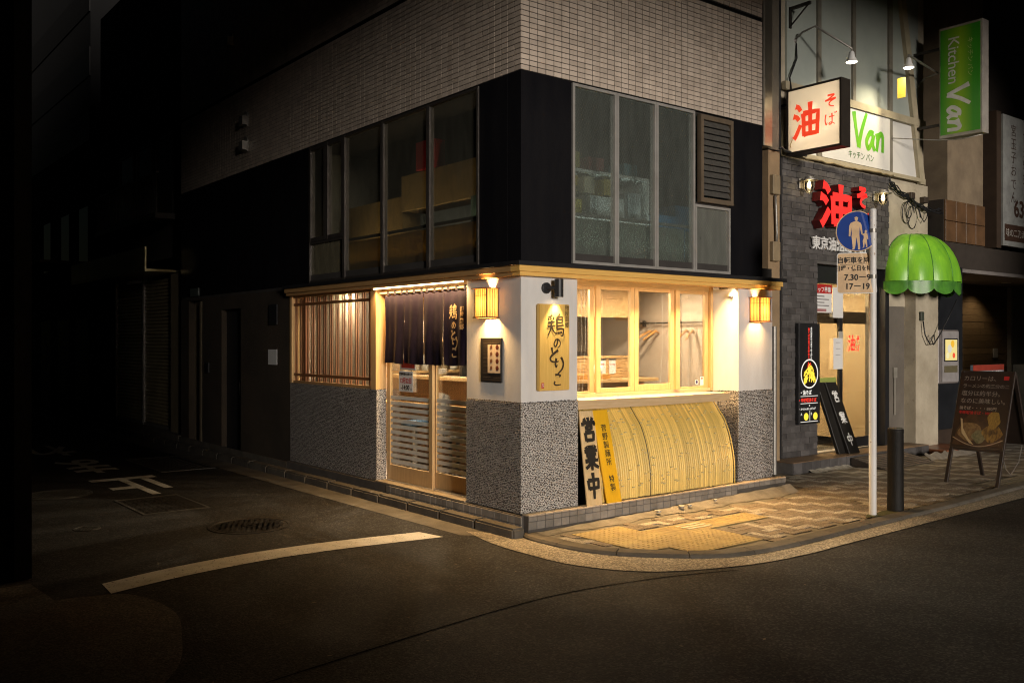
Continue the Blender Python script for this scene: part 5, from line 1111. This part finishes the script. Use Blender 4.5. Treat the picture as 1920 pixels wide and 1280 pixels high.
for ch, z0, w_, h_ in (('V', 5.72, .34, .34), ('a', 5.42, .20, .22), ('n', 5.20, .21, .23)): brush('lettering', G[ch], M_sl, gs, down(.50, z0), w_, h_, .062, taper=.85)
txt('script_lettering', 'Kitchen', M_sl, gs, down(.41, 6.12), .25, sx=1.0, char=.95); txt('small_lettering', 'キッチン バン', mat('sign_pale', (.38, .48, .2), .5), gs, down(.15, 6.12), .095)
for z in (5.15, 6.35): mk('bracket', B().box(GX0 + .06, GX0 + .10, GY1, 1.13, z, z + .04), M_iron, gs)
cable('guy_wire', [(8.3, 1.05, 4.93), (8.9, .6, 4.90), (9.0, .3, 4.88), (9.05, .0, 4.91)], .008, 'thin wire running from the wall to the green vertical sign', M_steel)
# ---------------------------------------------------------------- building further right with a covered entrance
rb = thing('arcade_building', 'dark building further right with a covered entrance and timber wall', 'building', (12, 2, 0))
rp_ = lambda name, b, m, **k: mk(name, b, m, rb, **k)
M_tan = mat('tan_render', (.26, .20, .13), .85, (.16, .12, .08), 2, bump=.3); M_bt = mat('brown_tile', (.16, .085, .04), .45, (.09, .05, .025), 3)
rp_('dark_gap_wall', B().box(9.44, 10.0, 1.6, 1.8, 2.9, 9), mat('rubble_dark', (.05, .042, .034), .95, (.02, .018, .015), 9, bump=1, bs=14))
rp_('upper_pillar', B().box(9.98, 11.25, 1.0, 1.9, 4.12, 9), M_tan)
for i in range(4):
    for j in range(2): rp_('pillar_tile', B().box(9.85 + i * .352, 10.19 + i * .352, .96, .995, 3.42 + j * .35, 3.76 + j * .35), M_bt, bevel=.004)
rp_('lintel', B().box(9.44, 24, 1.0, 1.9, 2.99, 3.40).box(9.84, 11.27, .998, 1.9, 3.40, 4.12).box(11.25, 24, 1.3, 1.9, 3.4, 9), mat('dark_lintel', (.045, .035, .028), .7))
rp_('soffit', B().box(9.44, 24, 1.0, 4.0, 2.93, 2.99), mat('soffit_board', (.22, .20, .19), .7, (.17, .155, .15), 4))
for k in range(22):
    z = .0 + k * .135; xs = 10.4
    while xs < 15.6:
        xe = min(xs + R.uniform(1.0, 2.0), 15.65); rp_('wall_plank', B().box(xs, xe - .006, 2.5 + R.uniform(-.006, .006), 2.56, z, z + .131), mat('wall_plank', (.26, .17, .08), .5, (.17, .105, .05), 4, stretch=(1.0, 8, 14), rnd=.25)); xs = xe
rp_('white_wall', B().box(15.72, 24, 2.45, 2.6, 0, 2.93), mat('cool_wall', (.40, .42, .40), .7)); rp_('metal_edge', B().box(15.64, 15.72, 2.42, 2.6, 0, 2.93), M_alu)
rp_('white_cabinet', B().box(15.8, 19, 2.0, 2.44, 0, 1.25), mat('cool_wall2', (.42, .45, .47), .6)); rp_('dark_floor', B().box(10.42, 24, 1.2, 2.5, -.01, .02), mat('grey_floor', (.2, .2, .2), .6))
tag(mk('wall_switch_plate', B().box(14.95, 15.15, 2.47, 2.495, 1.40, 1.60), mat('switch_grey', (.45, .42, .38), .5), bevel=.004), 'pale switch plate on the timber plank wall', 'switch')
for k, (x, y) in enumerate(((10.9, 1.7), (12.3, 1.9), (14.0, 1.8))):
    t = thing('soffit_downlight', ('leftmost', 'middle', 'rightmost')[k] + ' round downlight in the soffit of the covered entrance', 'ceiling lamp', (x, y, 2.93)); mk('ring', B().lathe((x, y, 2.922), [(.09, 0), (.09, .008), (.07, .008), (.07, 0)], 20), M_white, t); mk('lens', B().lathe((x, y, 2.925), [(.068, 0), (.068, .004)], 18), emis('soffit_lens', (1, .88, .7), .6), t)
    if k: point('downlight_beam', t, (x, y + .2, 2.90), 14, (1, .8, .55), .04, 120, (0, .15, -1), .6)
bs4 = thing('white_shop_sign', 'large pale sign board with thin lettering and the number 634', 'sign', (12.6, .9, 3.44))
mk('board', B().box(11.80, 14.2, .90, 1.0, 3.47, 5.82), mat('pale_sign', (.36, .37, .36), .6), bs4); mk('side', B().box(11.62, 11.795, .93, 1.3, 3.42, 5.86), mat('sign_side', (.07, .045, .03), .6), bs4)
M_br = mat('brown_print', (.07, .035, .022), .6); txt('lettering', '634', M_br, bs4, FR(12.55, .898, 4.15), .42, bold=.03); txt('lettering', '宮玉子おでん', M_br, bs4, FR(12.22, .898, 4.95), .23, vert=True, line=1.05); txt('lettering', '博多料理', M_br, bs4, FR(12.72, .898, 5.10), .23, vert=True, line=1.15)
for x0, x1, s in ((11.86, 12.72, '味の二刀流'), (12.80, 13.7, '日替定食')): mk('caption_band', B().box(x0, x1, .894, .899, 3.56, 3.86), M_br, bs4); txt('caption_lettering', s, mat('caption_white', (.5, .48, .44), .6), bs4, FR((x0 + x1) / 2, .893, 3.70), .16, sx=1.0)
t = thing('leaning_poster', 'red and blue poster standing behind the folding noodle signboard', 'poster', (10.7, .85, .0)); mk('board', B().box(10.45, 11.6, .80, .84, .25, 1.35), mat('poster_blue', (.10, .16, .22), .5, (.3, .32, .34), 6), t); mk('red_band', B().box(10.45, 11.6, .795, .799, 1.25, 1.35), mat('poster_red', (.35, .05, .03), .5), t); txt('lettering', '冷やし中華', M_white, t, FR(11.0, .796, 1.15), .17, bold=.02)
for xx in (10.6, 11.45): mk('leg', B().box(xx - .02, xx + .02, .80, .84, .0, .25), M_blk, t)

# ---------------------------------------------------------------- street furniture
sg = thing('pedestrian_sign_post', 'white pole with bent round blue pedestrian sign and time plate', 'road sign', (3.26, -1.58, 0))
mk('pole', B().tube([(3.26, -1.58, -.02), (3.257, -1.58, 3.06)], .0365, 20), mat('white_pole', (.74, .73, .72), .4, (.66, .64, .62), 3, bump=.05, speck=((.35, .27, .2), 22, .70)), sg, smooth=True, ang=40)
mk('pole_cap', B().lathe((3.257, -1.58, 3.06), [(.038, 0), (.034, .015), (.015, .024)], 18), M_white, sg)
mk('base_ring', B().lathe((3.26, -1.58, 0), [(.06, 0), (.058, .008), (.04, .016)], 20), mat('mossy', (.08, .085, .04), .95), sg)
rs = (rgt * math.cos(rad(14)) - fwd * math.sin(rad(14))).normalized(); ns = V((rs.y, -rs.x, 0))
SC = V((3.26, -1.58, 0)) + rs * -.15 + ns * .045
def SP(x, y, h=0, zc=2.86):                     # sign-plate coordinates with the bent right edge
    ed = max(0, x * .94 + y * .25 - .085); return SC + rs * (x - ed * ed * 1.2) + V((0, 0, zc + y)) + ns * (h - ed * .9 + (x - .1) * .0)
def sheetp(name, poly, h, m, zc, n=1, parent=sg):
    """polygon on the bent plate, cut into a fine grid so it follows the bend"""
    bm = bmesh.new(); vsx = [bm.verts.new((x, y, 0)) for x, y in poly]; bm.faces.new(vsx)
    for k in range(10): bmesh.ops.bisect_plane(bm, geom=bm.verts[:] + bm.edges[:] + bm.faces[:], plane_co=(.02 + .02 * k, 0, 0), plane_no=(.94, .25, 0))
    bmesh.ops.triangulate(bm, faces=bm.faces[:])
    me = bpy.data.meshes.new(name); o_ = base(parent)
    for v in bm.verts: v.co = SP(v.co.x, v.co.y, h, zc) - o_
    bm.to_mesh(me); bm.free(); me.materials.append(m); return reg(bpy.data.objects.new(name, me), parent, o_)
circ = lambda r_, n_=48: [(r_ * math.cos(2 * math.pi * k / n_), r_ * math.sin(2 * math.pi * k / n_)) for k in range(n_)]
M_blue = mat('sign_blue', (.012, .055, .30), .3, (.010, .045, .25), 5); M_refl = mat('sign_white_warm_tint', (.80, .56, .33), .4)  # white sheeting with the LED strip's orange light put into its colour
sheetp('disc_back', circ(.205), -.003, M_alu, 2.855); sheetp('disc_rim', circ(.205), 0, M_refl, 2.855); sheetp('disc_face', circ(.196), .001, M_blue, 2.855)
man = [(-.012, .148), (-.026, .138), (-.031, .131), (-.025, .127), (-.026, .112), (-.016, .105), (-.03, .098), (-.066, .082), (-.078, .055), (-.083, -.05), (-.066, -.052), (-.058, .04), (-.053, -.03), (-.056, -.05), (-.044, -.17), (-.05, -.184), (-.03, -.184), (-.022, -.165), (-.008, -.06), (.006, -.165), (.004, -.184), (.026, -.184), (.026, -.165), (.020, -.05), (.018, -.03), (.020, .045), (.038, -.035), (.050, -.028), (.040, .055), (.030, .082), (.004, .098), (-.004, .105), (.004, .114), (.004, .127), (.009, .131), (.002, .139)]
kid = [(.078, .010), (.070, .004), (.068, -.010), (.072, -.018), (.056, -.028), (.044, -.022), (.040, -.034), (.058, -.044), (.060, -.07), (.050, -.10), (.056, -.155), (.048, -.168), (.064, -.166), (.070, -.11), (.082, -.15), (.078, -.164), (.094, -.160), (.090, -.10), (.086, -.06), (.094, -.085), (.102, -.08), (.094, -.03), (.084, -.018), (.088, -.006), (.086, .006)]
sheetp('adult_figure', man, .002, M_refl, 2.855); sheetp('child_figure', kid, .002, M_refl, 2.855)
def rrect(w_, h_, r_, n_=5):
    o = []
    for cx_, cy2, a0 in ((w_ - r_, h_ - r_, 0), (-w_ + r_, h_ - r_, 90), (-w_ + r_, -h_ + r_, 180), (w_ - r_, -h_ + r_, 270)):
        o += [(cx_ + r_ * math.cos(rad(a0 + 90 * k / n_)), cy2 + r_ * math.sin(rad(a0 + 90 * k / n_))) for k in range(n_ + 1)]
    return o
PZ = 2.435
sheetp('plate_back', rrect(.195, .205, .03), -.003, M_alu, PZ); sheetp('plate_rim', rrect(.195, .205, .03), 0, M_white, PZ); sheetp('time_plate', rrect(.187, .197, .026), .001, M_refl, PZ)
def stx(s, x, y, size, bold=.012, sx=1.):
    o = txt('plate_lettering', s, M_ink, sg, Matrix.Identity(4), size, bold=bold, ext=0.0002, sx=sx); bo = base(sg)
    for v in o.data.vertices: p = v.co + bo; v.co = SP(p.x + x, p.y + y, .0042 + p.z, PZ) - bo
stx('自転車を除く', -.005, .125, .068, .02, .92); stx('日曜・休日を除く', -.01, .045, .058, .02, .85); stx('7.30－9', .0, -.045, .083, .02, .95); stx('17－19', .0, -.135, .083, .02, .95)
sheetp('rule_line', [(-.165, .085), (.165, .085), (.165, .090), (-.165, .090)], .0018, M_ink, PZ)
for z in (2.86, 2.40): mk('clamp', B().lathe((3.257, -1.58, z), [(.043, -.018), (.043, .018), (.038, .018), (.038, -.018)], 18), M_steel, sg)
bo_ = thing('bollard', 'dark weathered wooden-look bollard beside the sign pole', 'bollard', (3.715, -1.568, 0))
mk('post', B().lathe((3.715, -1.568, 0), [(.082, -.02), (.082, .12), (.079, .14), (.079, .80), (.081, .815), (.081, .84), (.074, .85), (.02, .852)], 28), mat('bollard_bronze', (.012, .010, .008), .6, (.006, .0055, .005), 7, spec=.25, bump=.4, bs=25, stretch=(6, 6, 1.2)), bo_, smooth=True, ang=35)
mk('cap_ring', B().lathe((3.715, -1.568, .853), [(.074, -.004), (.072, .003), (.0, .004)], 28), mat('bollard_top', (.14, .125, .10), .5), bo_)
mk('moss_patch', B().add([(3.5 + .34 * math.cos(a) * (1 + .2 * math.sin(3 * a)), -1.60 + .09 * math.sin(a) * (1 + .3 * math.sin(2 * a)), .004) for a in [k * math.pi / 12 for k in range(24)]], [tuple(range(24))]), mat('moss', (.045, .05, .012), .95, (.09, .085, .035), 30, bump=.6), side)
# folding signboard facing up the street
ab = thing('folding_signboard', 'black wooden A-frame signboard with a noodle photograph', 'signboard', (6.3, -1.23, 0))
M_af = mat('black_wood', (.035, .022, .016), .5, (.02, .013, .01), 6)
AX = lambda z: 6.04 + .46 * z / 1.38
up_ = V((.46, 0, 1.38)).normalized(); AM = frame((6.04, -.91, 0), (0, -1, 0), up_); Ln = V((.46, 0, 1.38)).length; AW = .66
for a in (0, AW - .045): mk('leg', B().box(a, a + .045, 0, Ln, -.03, 0, AM), M_af, ab, bevel=.003)
mk('rail', B().box(.045, AW - .045, Ln - .05, Ln, -.028, -.002, AM), M_af, ab); mk('rail', B().box(.045, AW - .045, .43, .47, -.028, -.002, AM), M_af, ab)
up2 = V((-.50, 0, 1.36)).normalized(); AM2 = frame((7.04, -.91, 0), (0, -1, 0), up2); L2 = V((.5, 0, 1.36)).length
for a in (0, AW - .045): mk('leg', B().box(a, a + .045, 0, L2, .0, .03, AM2), M_af, ab, bevel=.003)
mk('back_panel', B().box(.045, AW - .045, .5, L2, .004, .02, AM2), M_af, ab)
mk('chain', B().tube([(6.20, -1.50, .50), (6.45, -1.48, .18), (6.6, -1.47, .10), (6.8, -1.48, .25), (6.86, -1.5, .50)], .006, 5), M_steel, ab)
def AP(x, y, h): return AM @ Matrix.Translation((x, y, h))
mk('poster', B().box(.012, AW - .012, .46, Ln - .03, .001, .006, AM), mat('poster_black', (.022, .014, .011), .35, (.035, .02, .014), 3), ab)
ph = mat('noodle_photo', (.36, .21, .05), .4, (.06, .03, .012), 9, stretch=(1, 3, 1.5))
mk('bowl_picture', B().prism([(.03 + .60 * u, .49 + .46 * math.sin(math.pi * u) ** .5 * (1 if u < .5 else .9)) for u in [k / 20 for k in range(21)]] + [(.63, .50), (.33, .475), (.03, .50)], AP(0, 0, .0065), .001), mat('bowl_brown', (.10, .05, .025), .4, (.04, .02, .01), 6), ab)
for k, (x, y, w_, h_, m) in enumerate(((.08, .55, .27, .24, mat('pork', (.30, .19, .08), .5, (.14, .075, .03), 26)), (.26, .53, .18, .17, mat('greens', (.10, .10, .04), .5, (.25, .22, .12), 30)), (.38, .55, .23, .22, ph), (.42, .72, .15, .22, mat('noodles', (.42, .26, .05), .5, (.16, .085, .02), 45, stretch=(1, 5, .7))))):
    mk('dish_picture', B().prism([(x + w_ / 2 + w_ / 2 * math.cos(a) * (1 + .12 * math.sin(4 * a + k)), y + h_ / 2 + h_ / 2 * math.sin(a) * (1 + .1 * math.sin(3 * a))) for a in [q * math.pi / 12 for q in range(24)]], AP(0, 0, .0080 + .0012 * k), .001), m, ab)
mk('bowl_rim_picture', B().tube([AM @ V((.03 + .60 * u, .60 - .115 * math.sin(math.pi * (u * .9 + .05)), .0125)) for u in [k / 20 for k in range(21)]], .006, 5), mat('rim_tan', (.45, .33, .22), .5), ab)
mk('splash_picture', B().prism([(.09, .83), (.115, .82), (.14, .70), (.22, .58), (.30, .50), (.24, .52), (.13, .64)], AP(0, 0, .0125), .001), mat('splash', (.62, .47, .25), .5), ab)
M_pt = mat('poster_text', (.30, .27, .24), .6)
for k, s in enumerate(('カロリーは、', 'ラーメンの約三分の二', '塩分は約半分。', 'なのに美味しい。')): txt('poster_lettering', s, M_pt, ab, AP(.05, Ln - .105 - k * .098, .0065), .074 if k != 1 else .057, align='LEFT', ext=.0004)
txt('price_lettering', '油そば・・・・880円', M_pt, ab, AP(.05, Ln - .49, .0065), .048, align='LEFT', bold=.015); txt('price_lettering', '辛味噌油そば・980円', M_red, ab, AP(.05, Ln - .55, .0065), .046, align='LEFT', bold=.015)
mk('red_seal', B().box(.54, .60, Ln - .115, Ln - .065, .0065, .0075, AM), M_red, ab)

# ---------------------------------------------------------------- alley: shuttered building, far building, left-hand building
al = thing('shuttered_building', 'dark building with roller shutters further down the alley', 'building', (.2, 12, 0))
ap_ = lambda name, b, m, **k: mk(name, b, m, al, **k)
ap_('wall', B().box(.25, 3.5, 9.25, 10.05, 0, 9).box(.32, 3.5, 10.05, 15.5, 3.3, 9).box(.25, 3.5, 14.2, 15.5, 0, 3.3), mat('alley_wall', (.07, .062, .05), .9, (.04, .035, .03), 1.5, bump=.3, bs=30))
ap_('end_pillar', B().box(.10, .25, 9.62, 10.04, .15, 2.95), mat('alley_pillar', (.26, .21, .13), .85, (.18, .145, .09), 2)); ap_('side_door', B().box(.16, .20, 9.26, 9.60, .15, 2.35), mat('alley_door', (.10, .075, .06), .6))
ap_('shutter_step', B().box(-.03, .3, 9.25, 15.5, -.03, .15), M_conc)
M_shu = mat('shutter_steel', (.55, .46, .28), .4, (.40, .33, .20), 3, metal=.3, rnd=.06)
me_s = B().add([(x, y, z) for y in (-.88, .88) for x, z in ((.03, 0), (.0, .012), (-.006, .03), (.0, .05), (.03, .062))], [(0, 1, 6, 5), (1, 2, 7, 6), (2, 3, 8, 7), (3, 4, 9, 8)]).mesh('shutter_slat', M_shu)
for yc, nm in ((10.96, 'roller_shutter'), (12.84, 'roller_shutter')):
    sh_ = ap_(nm, B().box(.17, .23, yc - .93, yc - .885, .15, 2.95).box(.17, .23, yc + .885, yc + .93, .15, 2.95).box(.18, .24, yc - .885, yc + .885, .15, .20), M_steel)
    for k in range(42): inst('shutter_slat', me_s, sh_, (.20, yc, .20 + k * .0645))
ap_('metal_canopy', B().box(-.35, .30, 10.0, 15.2, 2.98, 3.02).box(-.36, -.33, 10.0, 15.2, 3.02, 3.40), mat('canopy_metal', (.50, .41, .20), .3, (.34, .27, .13), 3, metal=.4, bump=.3, bs=6))
for y0 in (10.5, 11.7, 12.9):
    w_ = ap_('alley_upper_window', B().box(.28, .32, y0, y0 + .05, 4.1, 5.6).box(.28, .32, y0 + .95, y0 + 1.0, 4.1, 5.6).box(.28, .32, y0 + .05, y0 + .95, 4.1, 4.15).box(.28, .32, y0 + .05, y0 + .95, 5.55, 5.6), M_alud); mk('pane', B().box(.30, .31, y0 + .05, y0 + .95, 4.15, 5.55), mat('dim_pane', (.10, .095, .06), .2, (.05, .048, .03), 1), w_)
rl_ = ap_('balcony_rail', B().box(-.10, -.06, 10.2, 14.2, 4.75, 4.80).box(-.12, .32, 10.2, 14.2, 3.95, 4.05), M_alud)
for k in range(40): mk('baluster', B().box(-.09, -.07, 10.25 + k * .1, 10.27 + k * .1, 4.05, 4.75), M_alud, rl_)
fa = thing('far_alley_building', 'black low building at the far end of the alley', 'building', (.3, 18, 0)); mk('wall', B().box(.30, 5, 15.6, 34, 0, 6.4), mat('far_dark', (.03, .027, .026), .9), fa)
for y0 in (16.4, 18.2, 20.2):
    mk('doorway', B().box(.26, .30, y0, y0 + 1.1, 0, 2.3), mat('far_door', (.055, .055, .06), .5), fa); mk('window', B().box(.27, .30, y0, y0 + .8, 3.6, 4.9), mat('far_glass', (.06, .07, .085), .15), fa)
mk('canopy', B().box(-.7, .3, 16.6, 19.6, 3.55, 3.62), mat('far_canopy', (.20, .15, .09), .6), fa)
to = thing('far_tower', 'faint grey tower rising behind the dark alley roofs', 'building', (6, 30, 0)); mk('wall', B().box(2.2, 9, 24, 34, 6.4, 26), mat('tower_grey', (.007, .007, .008), .8, (.005, .005, .0055), .6), to)
for k in range(3): mk('floor_band', B().box(2.16, 2.2, 24, 34, 8 + k * 2, 8.9 + k * 2), mat('tower_band', (.016, .015, .015), .6), to)
lb_ = thing('left_building', 'black building edge at the far left of the picture', 'building', (-5, 2, 0))
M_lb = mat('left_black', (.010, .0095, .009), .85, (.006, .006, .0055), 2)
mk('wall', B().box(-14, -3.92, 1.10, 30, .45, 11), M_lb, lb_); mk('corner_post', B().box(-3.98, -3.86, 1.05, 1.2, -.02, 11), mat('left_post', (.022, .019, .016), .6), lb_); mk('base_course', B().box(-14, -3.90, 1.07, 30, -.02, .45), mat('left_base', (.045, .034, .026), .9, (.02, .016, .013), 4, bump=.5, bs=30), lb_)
for k in range(5): mk('wall_joint', B().box(-3.925, -3.915, 2 + k * 2.2, 2.04 + k * 2.2, .45, 11), M_blk, lb_)

ob = thing('shade_building', 'dark block with an opening, added unseen behind the camera to shade the scene', 'building', (0, -9.5, 0))  # added out of view; its opening and lintels shape where the sun falls
M_ob = mat('shade_block_wall', (.07, .065, .06), .85, (.05, .046, .043), 1.5)
mk('wall', B().box(-34, -5.3, -13, -9.2, -.03, 16), M_ob, ob); mk('wall', B().box(9.0, 34, -13, -9.2, -.03, 16), M_ob, ob); mk('shade_lintel', B().box(-5.3, 1.7, -10.0, -9.25, 5.94, 16), M_ob, ob); mk('shade_lintel', B().box(1.7, 9.0, -10.0, -9.25, 7.15, 16), M_ob, ob)
